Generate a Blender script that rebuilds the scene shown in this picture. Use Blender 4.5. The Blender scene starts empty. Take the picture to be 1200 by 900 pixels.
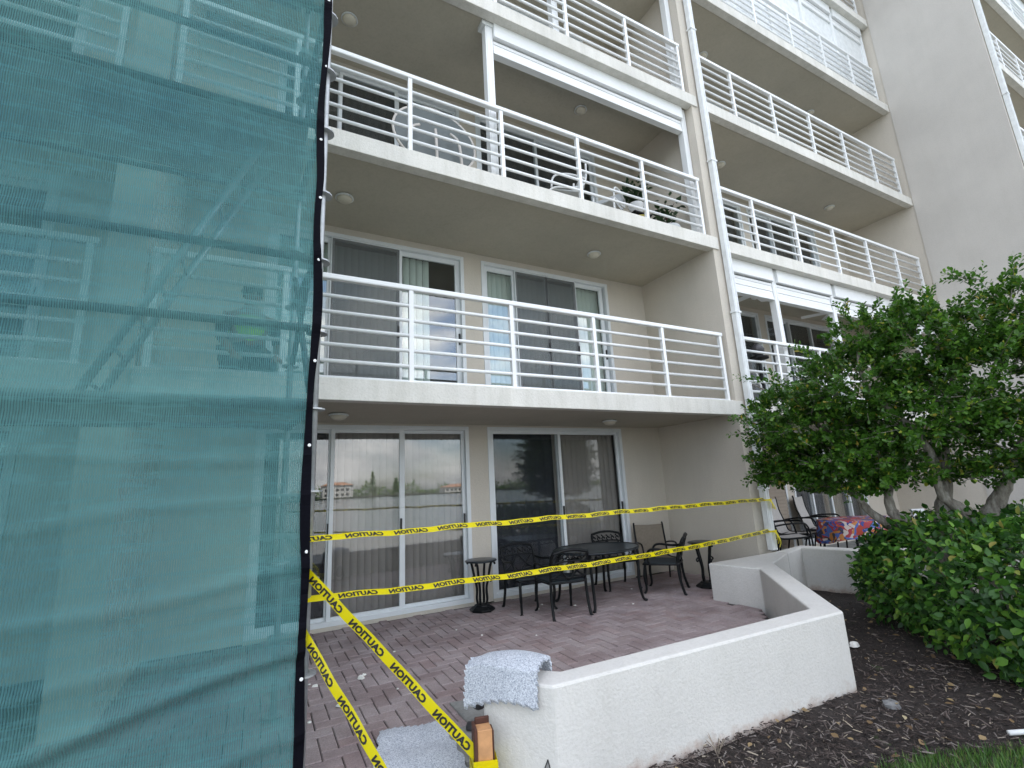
import bpy, bmesh, math, random
import numpy as np
from mathutils import Matrix, Vector
random.seed(7); RNG = np.random.default_rng(7)
S = bpy.context.scene
COL = S.collection
R = math.radians

# ---------------------------------------------------------------- camera
CAM_H = 1.5
YAW, PITCH, ROLL, FPX = R(28.1904643), R(12.13033426), R(2.89996329), 556.954
fw = Vector((math.sin(YAW)*math.cos(PITCH), math.cos(YAW)*math.cos(PITCH), math.sin(PITCH)))
r0 = fw.cross(Vector((0, 0, 1))).normalized(); d0 = fw.cross(r0)
rt = r0*math.cos(ROLL) + d0*math.sin(ROLL); dn = -r0*math.sin(ROLL) + d0*math.cos(ROLL)
cam = bpy.data.cameras.new('camera'); cam_o = bpy.data.objects.new('camera', cam); COL.objects.link(cam_o)
cam.sensor_width = 36; cam.lens = 36*FPX/1200; cam.clip_start = .05; cam.clip_end = 2000
cam_o.matrix_world = Matrix(((rt.x, -dn.x, -fw.x, 0), (rt.y, -dn.y, -fw.y, 0), (rt.z, -dn.z, -fw.z, CAM_H), (0, 0, 0, 1)))
S.camera = cam_o

def project(p):
    v = Vector(p) - Vector((0, 0, CAM_H)); z = v.dot(fw)
    return (600 + FPX*v.dot(rt)/z, 450 + FPX*v.dot(dn)/z, z) if z > .05 else (-9999, -9999, z)

# ---------------------------------------------------------------- world, sun, exposure
SUN_EL, SUN_ROT = R(66), R(20)
w = bpy.data.worlds.new('World'); S.world = w; w.use_nodes = True
nt = w.node_tree; nt.nodes.clear()
def wn(t, **k):
    n = nt.nodes.new(t)
    for a, b in k.items(): setattr(n, a, b)
    return n
sky = wn('ShaderNodeTexSky', sky_type='NISHITA', sun_disc=False, sun_elevation=SUN_EL, sun_rotation=SUN_ROT)
sky.dust_density = 1.5; sky.air_density = 1.0
tc = wn('ShaderNodeTexCoord'); mp = wn('ShaderNodeMapping'); mp.inputs['Scale'].default_value = (1.6, 1.6, 4.5)
n1 = wn('ShaderNodeTexNoise'); n1.inputs['Scale'].default_value = 2.1; n1.inputs['Detail'].default_value = 8; n1.inputs['Roughness'].default_value = .58
rp = wn('ShaderNodeValToRGB'); rp.color_ramp.elements[0].position = .38; rp.color_ramp.elements[1].position = .60
n2 = wn('ShaderNodeTexNoise'); n2.inputs['Scale'].default_value = 5; n2.inputs['Detail'].default_value = 5
cc = wn('ShaderNodeValToRGB'); cc.color_ramp.elements[0].position = .3; cc.color_ramp.elements[1].position = .7
cc.color_ramp.elements[0].color = (.50, .53, .57, 1); cc.color_ramp.elements[1].color = (1, 1, 1, 1)
cs = wn('ShaderNodeMix', data_type='RGBA', blend_type='MULTIPLY'); cs.inputs[0].default_value = 1; cs.inputs[7].default_value = (8.8, 8.5, 8.1, 1)
mx = wn('ShaderNodeMix', data_type='RGBA')
bg = wn('ShaderNodeBackground'); bg.inputs['Strength'].default_value = .12
out = wn('ShaderNodeOutputWorld')
L = nt.links.new
L(tc.outputs['Generated'], mp.inputs['Vector']); L(mp.outputs[0], n1.inputs['Vector']); L(mp.outputs[0], n2.inputs['Vector'])
L(n1.outputs[0], rp.inputs[0]); L(n2.outputs[0], cc.inputs[0]); L(cc.outputs[0], cs.inputs[6])
L(rp.outputs[0], mx.inputs[0]); L(sky.outputs[0], mx.inputs[6]); L(cs.outputs[2], mx.inputs[7])
L(mx.outputs[2], bg.inputs['Color']); L(bg.outputs[0], out.inputs[0])
sl = bpy.data.lights.new('sun', 'SUN'); sl.energy = 3.2; sl.angle = R(.53); sl.color = (1, .95, .87)
so = bpy.data.objects.new('sun', sl); COL.objects.link(so)
sd = Vector((math.sin(SUN_ROT)*math.cos(SUN_EL), math.cos(SUN_ROT)*math.cos(SUN_EL), math.sin(SUN_EL)))
so.rotation_euler = sd.to_track_quat('Z', 'Y').to_euler(); so.location = (0, -10, 40)
S.view_settings.view_transform = 'Standard'; S.view_settings.look = 'None'; S.view_settings.gamma = 1
S.view_settings.exposure = 2.0
S.cycles.max_bounces = 10; S.cycles.transparent_max_bounces = 24; S.cycles.diffuse_bounces = 5

# ---------------------------------------------------------------- materials
def newmat(name):
    m = bpy.data.materials.new(name); m.use_nodes = True
    return m, m.node_tree, m.node_tree.nodes['Principled BSDF']
def nd(t, kind, **k):
    n = t.nodes.new(kind)
    for a, b in k.items(): setattr(n, a, b)
    return n
def coords(t, space='pos', scale=(1, 1, 1)):
    if space == 'pos': src = nd(t, 'ShaderNodeNewGeometry').outputs['Position']
    else: src = nd(t, 'ShaderNodeTexCoord').outputs['Object']
    m = nd(t, 'ShaderNodeMapping'); m.inputs['Scale'].default_value = scale
    t.links.new(src, m.inputs[0]); return m.outputs[0]
def noise(t, vec, scale, detail=4, rough=.55):
    n = nd(t, 'ShaderNodeTexNoise'); n.inputs['Scale'].default_value = scale; n.inputs['Detail'].default_value = detail; n.inputs['Roughness'].default_value = rough
    t.links.new(vec, n.inputs['Vector']); return n.outputs['Fac']
def ramp(t, fac, stops):
    r = nd(t, 'ShaderNodeValToRGB'); e = r.color_ramp.elements
    while len(e) < len(stops): e.new(.5)
    for q, (p, c) in zip(e, stops): q.position = p; q.color = tuple(c) + ((1,) if len(c) == 3 else ())
    t.links.new(fac, r.inputs[0]); return r.outputs[0]
def bump(t, b, h, strength, dist=.01):
    n = nd(t, 'ShaderNodeBump'); n.inputs['Strength'].default_value = strength; n.inputs['Distance'].default_value = dist
    t.links.new(h, n.inputs['Height']); t.links.new(n.outputs[0], b.inputs['Normal'])
def dim(c, f): return tuple(min(1, x*f) for x in c)
def mat(name, col, rough=.5, var=.12, scale=4, metal=0, bs=0, bscale=60, bdist=.004, space='pos', spec=.5, fine=0):
    m, t, b = newmat(name)
    v = coords(t, space)
    c = ramp(t, noise(t, v, scale, 6), [(.3, dim(col, 1-var)), (.7, dim(col, 1+var))])
    if fine:
        mixn = nd(t, 'ShaderNodeMix', data_type='RGBA', blend_type='MULTIPLY'); mixn.inputs[0].default_value = 1
        f = ramp(t, noise(t, v, bscale*.7, 3, .7), [(.35, (1-fine,)*3), (.6, (1, 1, 1))])
        t.links.new(c, mixn.inputs[6]); t.links.new(f, mixn.inputs[7]); c = mixn.outputs[2]
    t.links.new(c, b.inputs['Base Color'])
    b.inputs['Roughness'].default_value = rough; b.inputs['Metallic'].default_value = metal; b.inputs['Specular IOR Level'].default_value = spec
    if bs: bump(t, b, noise(t, v, bscale, 5, .6), bs, bdist)
    return m
def stucco(name, col, streak=.1, bs=.5, bscale=70, var=.05, splash=False, flecks=False):
    m, t, b = newmat(name)
    v = coords(t); vs = coords(t, 'pos', (3.2, 3.2, .35))
    base = ramp(t, noise(t, v, 1.3, 6), [(.3, dim(col, 1-var)), (.7, dim(col, 1+var))])
    st = ramp(t, noise(t, vs, 2.2, 6, .65), [(.36, (1-streak, 1-streak, 1-streak*1.15)), (.56, (1, 1, 1))])
    sp = ramp(t, noise(t, v, bscale*.8, 2, .6), [(.3, (.93, .93, .92)), (.55, (1, 1, 1))])
    a = nd(t, 'ShaderNodeMix', data_type='RGBA', blend_type='MULTIPLY'); a.inputs[0].default_value = 1
    c = nd(t, 'ShaderNodeMix', data_type='RGBA', blend_type='MULTIPLY'); c.inputs[0].default_value = 1
    t.links.new(base, a.inputs[6]); t.links.new(st, a.inputs[7]); t.links.new(a.outputs[2], c.inputs[6]); t.links.new(sp, c.inputs[7])
    fin = c.outputs[2]
    if splash:      # soil thrown up against the foot of the wall, and a few grey run marks
        sx_ = nd(t, 'ShaderNodeSeparateXYZ'); t.links.new(v, sx_.inputs[0])
        ad = nd(t, 'ShaderNodeMath', operation='MULTIPLY_ADD'); ad.inputs[1].default_value = .30; t.links.new(noise(t, v, 7, 6, .7), ad.inputs[0]); t.links.new(sx_.outputs['Z'], ad.inputs[2])
        fc = ramp(t, ad.outputs[0], [(0, (.68, .56, .51)), (.035, (.84, .76, .72)), (.09, (1, 1, 1))])
        m2 = nd(t, 'ShaderNodeMix', data_type='RGBA', blend_type='MULTIPLY'); m2.inputs[0].default_value = 1; t.links.new(fin, m2.inputs[6]); t.links.new(fc, m2.inputs[7])
        bl = ramp(t, noise(t, v, 3.4, 7, .7), [(.30, (.88, .87, .86)), (.42, (1, 1, 1))])
        m3 = nd(t, 'ShaderNodeMix', data_type='RGBA', blend_type='MULTIPLY'); m3.inputs[0].default_value = .55; t.links.new(m2.outputs[2], m3.inputs[6]); t.links.new(bl, m3.inputs[7]); fin = m3.outputs[2]
    if flecks:      # hairline paint cracks along the slab edges
        fk = ramp(t, noise(t, coords(t, 'pos', (2.2, 2.2, 9)), 5, 8, .75), [(.30, (.30, .27, .24)), (.335, (1, 1, 1))])
        m4 = nd(t, 'ShaderNodeMix', data_type='RGBA', blend_type='MULTIPLY'); m4.inputs[0].default_value = .8; t.links.new(fin, m4.inputs[6]); t.links.new(fk, m4.inputs[7]); fin = m4.outputs[2]
    t.links.new(fin, b.inputs['Base Color']); b.inputs['Roughness'].default_value = .85; b.inputs['Specular IOR Level'].default_value = .25
    bump(t, b, noise(t, v, bscale, 4, .6), bs, .006)
    return m
MT = {}
MT['stucco'] = stucco('beige_stucco', (.59, .54, .47), .025)
MT['stucco_side'] = stucco('grey_beige_stucco', (.54, .51, .47), .02)  # greyer stucco copy; cooler light outside the recess put into the colour
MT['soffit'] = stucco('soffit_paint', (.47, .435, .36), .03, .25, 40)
MT['slab'] = stucco('slab_edge_paint', (.70, .68, .63), .10, .7, 50, .08, flecks=True)
MT['lowwall'] = stucco('white_rough_stucco', (.63, .615, .585), .03, .7, 60, splash=True)
MT['white'] = mat('white_enamel', (.80, .81, .81), .35, .03, 3)
MT['white_dirty'] = mat('weathered_white_enamel', (.72, .74, .74), .45, .10, 9)
MT['alu'] = mat('white_door_aluminium', (.70, .73, .75), .38, .04, 5)
MT['seal'] = mat('dark_gasket', (.02, .02, .022), .6)
MT['lamp_glass'] = mat('opal_lamp_cover', (.62, .58, .48), .3, .05)
MT['blind'] = mat('taupe_blind_vinyl', (.30, .27, .25), .6, .06, 2)
MT['blind_light'] = mat('pale_blind_vinyl', (.70, .75, .69), .6, .05, 2)
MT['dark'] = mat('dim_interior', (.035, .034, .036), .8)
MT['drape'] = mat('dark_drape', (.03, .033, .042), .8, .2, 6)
MT['tanblind'] = mat('tan_shutter_slat', (.30, .25, .20), .6, .08, 3)
MT['iron'] = mat('black_cast_aluminium', (.007, .008, .009), .42, .3, 30, 0, .3, 120, .001, 'obj', spec=.22)
MT['green_top'] = mat('dark_green_mosaic_top', (.010, .017, .023), .3, .5, 45, 0, .3, 90, .001, 'obj', spec=.4)
MT['seat_mesh'] = mat('dark_seat_pad', (.012, .02, .026), .7, .2, 40, space='obj')
MT['sling'] = mat('tan_sling_fabric', (.20, .165, .125), .75, .1, 30, 0, .3, 300, .001, 'obj')
MT['greysling'] = mat('grey_sling_fabric', (.46, .44, .42), .75, .1, 30, 0, .3, 300, .001, 'obj')
MT['galv'] = mat('galvanised_steel', (.42, .44, .45), .45, .15, 25, .6)
MT['plank'] = mat('grey_deck_board', (.30, .30, .28), .8, .2, 8)
MT['mulch_ground'] = mat('dark_mulch', (.026, .019, .016), .95, .5, 25, 0, 1, 60, .02)
MT['soil'] = mat('lawn_soil', (.035, .045, .018), .95, .4, 12, 0, .6, 40, .02)
MT['concrete'] = mat('grey_concrete', (.25, .25, .24), .9, .2, 5, 0, .5, 80, .004, fine=.15)
MT['joint_sand'] = mat('dark_joint_sand', (.06, .05, .047), .95, .2, 40, 0, .5, 200, .002)
MT['carpet'] = None
MT['wood'] = mat('sawn_pine', (.52, .27, .12), .7, .25, 12, space='obj')
MT['bark_edge'] = mat('dark_wet_wood', (.07, .025, .015), .7, .3, 30, space='obj')
MT['lampmetal'] = mat('dark_grey_lamp_metal', (.07, .07, .075), .42, .2, 30, .3)
MT['yellow'] = None
MT['ink'] = mat('black_ink', (.012, .012, .012), .5)
MT['chip'] = mat('white_paint_chip', (.75, .74, .70), .8, .1, 30)
MT['black_tape'] = mat('black_webbing', (.003, .003, .006), .8, .2, 60, 0, .3, 250, .001, spec=.08)
MT['skin'] = mat('skin', (.32, .17, .11), .55)
MT['vest'] = mat('hi_vis_green_cloth', (.46, .92, .05), .7, .15, 12)
MT['denim'] = mat('dark_blue_cloth', (.02, .026, .04), .8, .2, 20)
MT['hair'] = mat('dark_hair', (.015, .012, .011), .7)
MT['pot_white'] = mat('white_ceramic', (.70, .70, .69), .35)
MT['pot_yellow'] = mat('ochre_ceramic', (.50, .42, .10), .5)
MT['pot_grey'] = mat('pale_grey_ceramic', (.55, .57, .58), .5)
MT['grey_panel'] = mat('grey_frosted_panel', (.13, .15, .15), .5, .1)
MT['tube_cream'] = mat('cream_tube_enamel', (.62, .58, .54), .4, .06)
MT['rock'] = mat('grey_stone', (.16, .16, .16), .85, .3, 18, 0, .6, 60, .006)
MT['roof_tile'] = mat('terracotta_roof', (.42, .22, .13), .8)
MT['house'] = mat('white_house_paint', (.70, .68, .63), .8)
MT['farleaf'] = mat('shore_foliage', (.035, .055, .022), .9, .5, 1.5)
MT['brick_red'] = mat('red_wood_panel', (.22, .09, .05), .8, .2)

def paver_mat():
    m, t, b = newmat('mauve_concrete_paver')
    oi = nd(t, 'ShaderNodeObjectInfo'); v = coords(t)
    at = nd(t, 'ShaderNodeAttribute', attribute_name='tone')
    ad = nd(t, 'ShaderNodeMath', operation='ADD'); fr = nd(t, 'ShaderNodeMath', operation='FRACT')
    t.links.new(oi.outputs['Random'], ad.inputs[0]); t.links.new(at.outputs['Fac'], ad.inputs[1]); t.links.new(ad.outputs[0], fr.inputs[0])
    c = ramp(t, fr.outputs[0], [(0, (.30, .238, .235)), (.35, (.335, .278, .277)), (.7, (.365, .31, .31)), (1, (.325, .25, .245))])
    f = ramp(t, noise(t, v, 90, 4, .7), [(.3, (.72, .7, .7)), (.65, (1.1, 1.1, 1.1))])
    g = ramp(t, noise(t, v, 2.3, 5), [(.35, (.74, .70, .70)), (.6, (1.05, 1.05, 1.05))])
    a = nd(t, 'ShaderNodeMix', data_type='RGBA', blend_type='MULTIPLY'); a.inputs[0].default_value = 1
    e = nd(t, 'ShaderNodeMix', data_type='RGBA', blend_type='MULTIPLY'); e.inputs[0].default_value = 1
    t.links.new(c, a.inputs[6]); t.links.new(f, a.inputs[7]); t.links.new(a.outputs[2], e.inputs[6]); t.links.new(g, e.inputs[7])
    t.links.new(e.outputs[2], b.inputs['Base Color']); b.inputs['Roughness'].default_value = .82
    bump(t, b, noise(t, v, 130, 4, .7), .5, .003)
    return m
MT['paver'] = paver_mat()

def carpet_mat():
    m, t, b = newmat('speckled_grey_carpet')
    v = coords(t, 'obj')
    vo = nd(t, 'ShaderNodeTexVoronoi'); vo.inputs['Scale'].default_value = 230; t.links.new(v, vo.inputs['Vector'])
    sep = nd(t, 'ShaderNodeSeparateColor'); t.links.new(vo.outputs['Color'], sep.inputs[0])
    c = ramp(t, sep.outputs[0], [(0, (.22, .24, .29)), (.25, (.36, .39, .44)), (.6, (.46, .49, .54)), (1, (.62, .65, .69))])
    t.links.new(c, b.inputs['Base Color']); b.inputs['Roughness'].default_value = .95
    bump(t, b, noise(t, v, 160, 3), .4, .004)
    return m
MT['carpet'] = carpet_mat()

def yellow_mat():
    m, t, b = newmat('yellow_plastic_film')
    b.inputs['Base Color'].default_value = (.82, .70, .0, 1); b.inputs['Roughness'].default_value = .32
    tr = nd(t, 'ShaderNodeBsdfTranslucent'); tr.inputs[0].default_value = (.85, .75, .02, 1)
    ms = nd(t, 'ShaderNodeMixShader'); ms.inputs[0].default_value = .35
    o = t.nodes['Material Output']
    t.links.new(b.outputs[0], ms.inputs[1]); t.links.new(tr.outputs[0], ms.inputs[2]); t.links.new(ms.outputs[0], o.inputs[0])
    bump(t, b, noise(t, coords(t), 45, 3), .25, .004)
    return m
MT['yellow'] = yellow_mat()

def glass_mat(name, f0, tint):
    m, t, b = newmat(name); t.nodes.remove(b)
    ge = nd(t, 'ShaderNodeNewGeometry'); dt = nd(t, 'ShaderNodeVectorMath', operation='DOT_PRODUCT')
    t.links.new(ge.outputs['Incoming'], dt.inputs[0]); t.links.new(ge.outputs['Normal'], dt.inputs[1])
    ab = nd(t, 'ShaderNodeMath', operation='ABSOLUTE'); t.links.new(dt.outputs['Value'], ab.inputs[0])
    iv = nd(t, 'ShaderNodeMath', operation='SUBTRACT', use_clamp=True); iv.inputs[0].default_value = 1; t.links.new(ab.outputs[0], iv.inputs[1])
    pw = nd(t, 'ShaderNodeMath', operation='POWER'); pw.inputs[1].default_value = 5; t.links.new(iv.outputs[0], pw.inputs[0])
    fr = nd(t, 'ShaderNodeMath', operation='MULTIPLY_ADD', use_clamp=True); fr.inputs[1].default_value = 1-f0; fr.inputs[2].default_value = f0; t.links.new(pw.outputs[0], fr.inputs[0])
    tp = nd(t, 'ShaderNodeBsdfTransparent'); tp.inputs[0].default_value = tint + (1,)
    gl = nd(t, 'ShaderNodeBsdfGlossy'); gl.inputs['Roughness'].default_value = .004; gl.inputs[0].default_value = (.95, .97, 1, 1)
    ms = nd(t, 'ShaderNodeMixShader')
    nb = nd(t, 'ShaderNodeBump'); nb.inputs['Strength'].default_value = .03; nb.inputs['Distance'].default_value = .01
    t.links.new(noise(t, coords(t), 1.6, 1), nb.inputs['Height']); t.links.new(nb.outputs[0], gl.inputs['Normal'])
    t.links.new(fr.outputs[0], ms.inputs[0]); t.links.new(tp.outputs[0], ms.inputs[1]); t.links.new(gl.outputs[0], ms.inputs[2])
    t.links.new(ms.outputs[0], t.nodes['Material Output'].inputs[0])
    return m
MT['glass'] = glass_mat('door_glass', .07, (.92, .93, .93))
MT['glass_low'] = glass_mat('low_reflect_door_glass', .028, (.90, .91, .91))  # same door glass, reflectance lowered so the mirrored view comes out darker
MT['glass_f2'] = glass_mat('upper_door_glass', .115, (.92, .95, .95))

def screen_mat():
    m, t, b = newmat('insect_screen')
    b.inputs['Base Color'].default_value = (.15, .16, .165, 1); b.inputs['Roughness'].default_value = .6
    tp = nd(t, 'ShaderNodeBsdfTransparent'); ms = nd(t, 'ShaderNodeMixShader'); ms.inputs[0].default_value = .45
    t.links.new(tp.outputs[0], ms.inputs[1]); t.links.new(b.outputs[0], ms.inputs[2]); t.links.new(ms.outputs[0], t.nodes['Material Output'].inputs[0])
    return m
MT['screen'] = screen_mat()

def net_mat():
    m, t, b = newmat('teal_debris_netting')
    v = coords(t)
    wv = nd(t, 'ShaderNodeTexWave', wave_type='BANDS', bands_direction='X'); wv.inputs['Scale'].default_value = 30
    wv.inputs['Distortion'].default_value = .6; wv.inputs['Detail'].default_value = 1.5; wv.inputs['Detail Scale'].default_value = 1.2
    t.links.new(v, wv.inputs['Vector'])
    vs = coords(t, 'pos', (70, 1, 5))
    n1 = noise(t, vs, 3.2, 3, .6)
    big = noise(t, v, 1.1, 4)
    a = nd(t, 'ShaderNodeMath', operation='MULTIPLY_ADD'); a.inputs[1].default_value = .36; a.inputs[2].default_value = .21
    t.links.new(wv.outputs['Fac'], a.inputs[0])
    a2 = nd(t, 'ShaderNodeMath', operation='MULTIPLY_ADD'); a2.inputs[1].default_value = .34; t.links.new(n1, a2.inputs[0]); t.links.new(a.outputs[0], a2.inputs[2])
    a3 = nd(t, 'ShaderNodeMath', operation='MULTIPLY_ADD', use_clamp=True); a3.inputs[1].default_value = .16; t.links.new(big, a3.inputs[0]); t.links.new(a2.outputs[0], a3.inputs[2])
    cr = ramp(t, noise(t, coords(t, 'pos', (.75, 1, 8)), 1.7, 5, .6), [(.455, (0, 0, 0)), (.497, (1, 1, 1)), (.54, (0, 0, 0))])
    du = ramp(t, noise(t, coords(t, 'pos', (3, 1, 2)), 2.5, 6, .7), [(.45, (0, 0, 0)), (.75, (1, 1, 1))])
    s1 = nd(t, 'ShaderNodeMath', operation='MULTIPLY_ADD'); s1.inputs[1].default_value = .13; t.links.new(cr, s1.inputs[0]); t.links.new(a3.outputs[0], s1.inputs[2])
    s2 = nd(t, 'ShaderNodeMath', operation='MULTIPLY_ADD', use_clamp=True); s2.inputs[1].default_value = .14; t.links.new(du, s2.inputs[0]); t.links.new(s1.outputs[0], s2.inputs[2]); a3 = s2
    col = ramp(t, big, [(.3, (.072, .205, .23)), (.7, (.112, .27, .268))])
    t.links.new(col, b.inputs['Base Color']); b.inputs['Roughness'].default_value = .7; b.inputs['Specular IOR Level'].default_value = .2
    tr = nd(t, 'ShaderNodeBsdfTranslucent'); t.links.new(col, tr.inputs[0])
    m1 = nd(t, 'ShaderNodeMixShader'); m1.inputs[0].default_value = .3
    t.links.new(b.outputs[0], m1.inputs[1]); t.links.new(tr.outputs[0], m1.inputs[2])
    tp = nd(t, 'ShaderNodeBsdfTransparent'); tp.inputs[0].default_value = (.70, .93, .91, 1)
    ms = nd(t, 'ShaderNodeMixShader')
    t.links.new(a3.outputs[0], ms.inputs[0]); t.links.new(tp.outputs[0], ms.inputs[1]); t.links.new(m1.outputs[0], ms.inputs[2])
    t.links.new(ms.outputs[0], t.nodes['Material Output'].inputs[0])
    bump(t, b, n1, .3, .003)
    return m
MT['net'] = net_mat()

def leaf_mat(name, stops, trans=.3, rough=.38):
    m, t, b = newmat(name)
    at = nd(t, 'ShaderNodeAttribute', attribute_name='tone'); oi = nd(t, 'ShaderNodeObjectInfo')
    ad = nd(t, 'ShaderNodeMath', operation='ADD'); fr = nd(t, 'ShaderNodeMath', operation='FRACT')
    t.links.new(oi.outputs['Random'], ad.inputs[0]); t.links.new(at.outputs['Fac'], ad.inputs[1]); t.links.new(ad.outputs[0], fr.inputs[0])
    c = ramp(t, fr.outputs[0], stops)
    t.links.new(c, b.inputs['Base Color']); b.inputs['Roughness'].default_value = rough
    tr = nd(t, 'ShaderNodeBsdfTranslucent'); t.links.new(c, tr.inputs[0])
    ms = nd(t, 'ShaderNodeMixShader'); ms.inputs[0].default_value = trans
    t.links.new(b.outputs[0], ms.inputs[1]); t.links.new(tr.outputs[0], ms.inputs[2]); t.links.new(ms.outputs[0], t.nodes['Material Output'].inputs[0])
    return m
MT['treeleaf'] = leaf_mat('tree_leaf', [(0, (.034, .095, .014)), (.45, (.075, .19, .022)), (.78, (.17, .32, .036)), (.96, (.30, .45, .06)), (1, (.42, .32, .05))], .45, .3)
MT['hedgeleaf'] = leaf_mat('hedge_leaf', [(0, (.014, .055, .009)), (.55, (.034, .115, .015)), (.85, (.075, .20, .022)), (.97, (.18, .36, .04)), (1, (.28, .24, .06))], .3, .5)
MT['potleaf'] = leaf_mat('pot_plant_leaf', [(0, (.018, .04, .016)), (1, (.04, .08, .03))], .25)
MT['grass'] = leaf_mat('grass_blade', [(0, (.045, .11, .02)), (.6, (.085, .20, .035)), (.9, (.15, .27, .06)), (1, (.32, .27, .13))], .35)
MT['chips'] = leaf_mat('mulch_chip', [(0, (.016, .011, .009)), (.45, (.042, .029, .024)), (.72, (.088, .066, .058)), (.92, (.18, .155, .14)), (1, (.36, .30, .22))], .0, .85)
def bark_mat():
    m, t, b = newmat('grey_tree_bark')
    v = coords(t, 'pos', (1, 1, .3))
    c = ramp(t, noise(t, v, 22, 6, .7), [(.3, (.08, .068, .058)), (.5, (.22, .20, .17)), (.72, (.40, .39, .36))])
    t.links.new(c, b.inputs['Base Color']); b.inputs['Roughness'].default_value = .9
    bump(t, b, noise(t, v, 40, 5, .7), .9, .012); return m
MT['bark'] = bark_mat()
def cloth_mat():
    m, t, b = newmat('tropical_print_cloth')
    v = coords(t, 'obj')
    n = nd(t, 'ShaderNodeTexNoise'); n.inputs['Scale'].default_value = 3; n.inputs['Detail'].default_value = 2; t.links.new(v, n.inputs['Vector'])
    ad = nd(t, 'ShaderNodeMix', data_type='RGBA'); ad.inputs[0].default_value = .45
    t.links.new(v, ad.inputs[6]); t.links.new(n.outputs['Color'], ad.inputs[7])
    vo = nd(t, 'ShaderNodeTexVoronoi'); vo.inputs['Scale'].default_value = 24; t.links.new(ad.outputs[2], vo.inputs['Vector'])
    sep = nd(t, 'ShaderNodeSeparateColor'); t.links.new(vo.outputs['Color'], sep.inputs[0])
    r = nd(t, 'ShaderNodeValToRGB'); r.color_ramp.interpolation = 'CONSTANT'; e = r.color_ramp.elements
    for _ in range(5): e.new(.5)
    for q, (p, c) in zip(e, [(0, (.035, .05, .22)), (.2, (.40, .055, .03)), (.38, (.50, .20, .05)), (.50, (.04, .04, .06)), (.68, (.55, .48, .44)), (.78, (.34, .035, .05)), (.9, (.07, .13, .38))]): q.position = p; q.color = c + (1,)
    t.links.new(sep.outputs[0], r.inputs[0]); t.links.new(r.outputs[0], b.inputs['Base Color']); b.inputs['Roughness'].default_value = .7
    return m
MT['cloth'] = cloth_mat()
def water_mat():
    m, t, b = newmat('bay_water')
    b.inputs['Base Color'].default_value = (.05, .075, .085, 1); b.inputs['Roughness'].default_value = .12
    bump(t, b, noise(t, coords(t, 'pos', (1, 2.2, 1)), 1.6, 4), .35, .15); return m
MT['water'] = water_mat()

# ---------------------------------------------------------------- mesh helpers
class MB:
    def __init__(s): s.v = []; s.f = []
    def add(s, vs, fs):
        o = len(s.v); s.v += [tuple(v) for v in vs]; s.f += [tuple(i+o for i in f) for f in fs]; return s
    def box(s, x0, x1, y0, y1, z0, z1, M=None):
        vs = [(x, y, z) for z in (z0, z1) for y in (y0, y1) for x in (x0, x1)]
        if M is not None: vs = [M @ Vector(v) for v in vs]
        return s.add(vs, [(0, 2, 3, 1), (4, 5, 7, 6), (0, 1, 5, 4), (2, 6, 7, 3), (0, 4, 6, 2), (1, 3, 7, 5)])
    def prism(s, pts, z0, z1):
        n = len(pts); a = sum(pts[i][0]*pts[(i+1) % n][1]-pts[(i+1) % n][0]*pts[i][1] for i in range(n))
        if a < 0: pts = pts[::-1]
        vs = [(x, y, z0) for x, y in pts] + [(x, y, z1) for x, y in pts]
        fs = [tuple(range(n-1, -1, -1)), tuple(range(n, 2*n))] + [(i, (i+1) % n, n+(i+1) % n, n+i) for i in range(n)]
        return s.add(vs, fs)
    def tube(s, pts, r, seg=8, cap=True):
        pts = [Vector(p) for p in pts]; n = len(pts)
        rs = r if isinstance(r, (list, tuple)) else [r]*n
        vs = []; prev = None
        for i, p in enumerate(pts):
            t = (pts[min(i+1, n-1)] - pts[max(i-1, 0)]).normalized()
            if prev is None:
                a = Vector((0, 0, 1)) if abs(t.z) < .9 else Vector((1, 0, 0)); u = t.cross(a).normalized()
            else: u = (prev - t*prev.dot(t)).normalized()
            prev = u; v = t.cross(u)
            for k in range(seg):
                q = 2*math.pi*k/seg; vs.append(p + (u*math.cos(q) + v*math.sin(q))*rs[i])
        fs = [(i*seg+k, i*seg+(k+1) % seg, (i+1)*seg+(k+1) % seg, (i+1)*seg+k) for i in range(n-1) for k in range(seg)]
        if cap: fs += [tuple(range(seg-1, -1, -1)), tuple((n-1)*seg+k for k in range(seg))]
        return s.add(vs, fs)
    def lathe(s, prof, c=(0, 0, 0), seg=20, sx=1, sy=1):
        vs = []; n = len(prof)
        for r, z in prof:
            for k in range(seg):
                q = 2*math.pi*k/seg; vs.append((c[0]+r*sx*math.cos(q), c[1]+r*sy*math.sin(q), c[2]+z))
        fs = [(i*seg+k, i*seg+(k+1) % seg, (i+1)*seg+(k+1) % seg, (i+1)*seg+k) for i in range(n-1) for k in range(seg)]
        fs += [tuple(range(seg-1, -1, -1)), tuple((n-1)*seg+k for k in range(seg))]
        return s.add(vs, fs)
    def mesh(s, name):
        m = bpy.data.meshes.new(name); m.from_pydata(s.v, [], s.f); m.validate(); m.update()
        return m
    def build(s, name, m, parent=None, loc=(0, 0, 0), rot=(0, 0, 0), smooth=False, world=False, bevel=0):
        me = s.mesh(name); me.materials.append(MT[m])
        if smooth: me.shade_smooth()
        return put(name, me, parent, loc, rot, world, bevel)
WM = {}
def put(name, me, parent=None, loc=(0, 0, 0), rot=(0, 0, 0), world=False, bevel=0):
    o = bpy.data.objects.new(name, me); COL.objects.link(o); o.location = loc; o.rotation_euler = rot
    if parent is not None:
        o.parent = parent
        if world: o.matrix_parent_inverse = WM[parent.name].inverted()
    if bevel:
        b = o.modifiers.new('edge', 'BEVEL'); b.width = bevel; b.segments = 2; b.limit_method = 'ANGLE'
    return o
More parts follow.
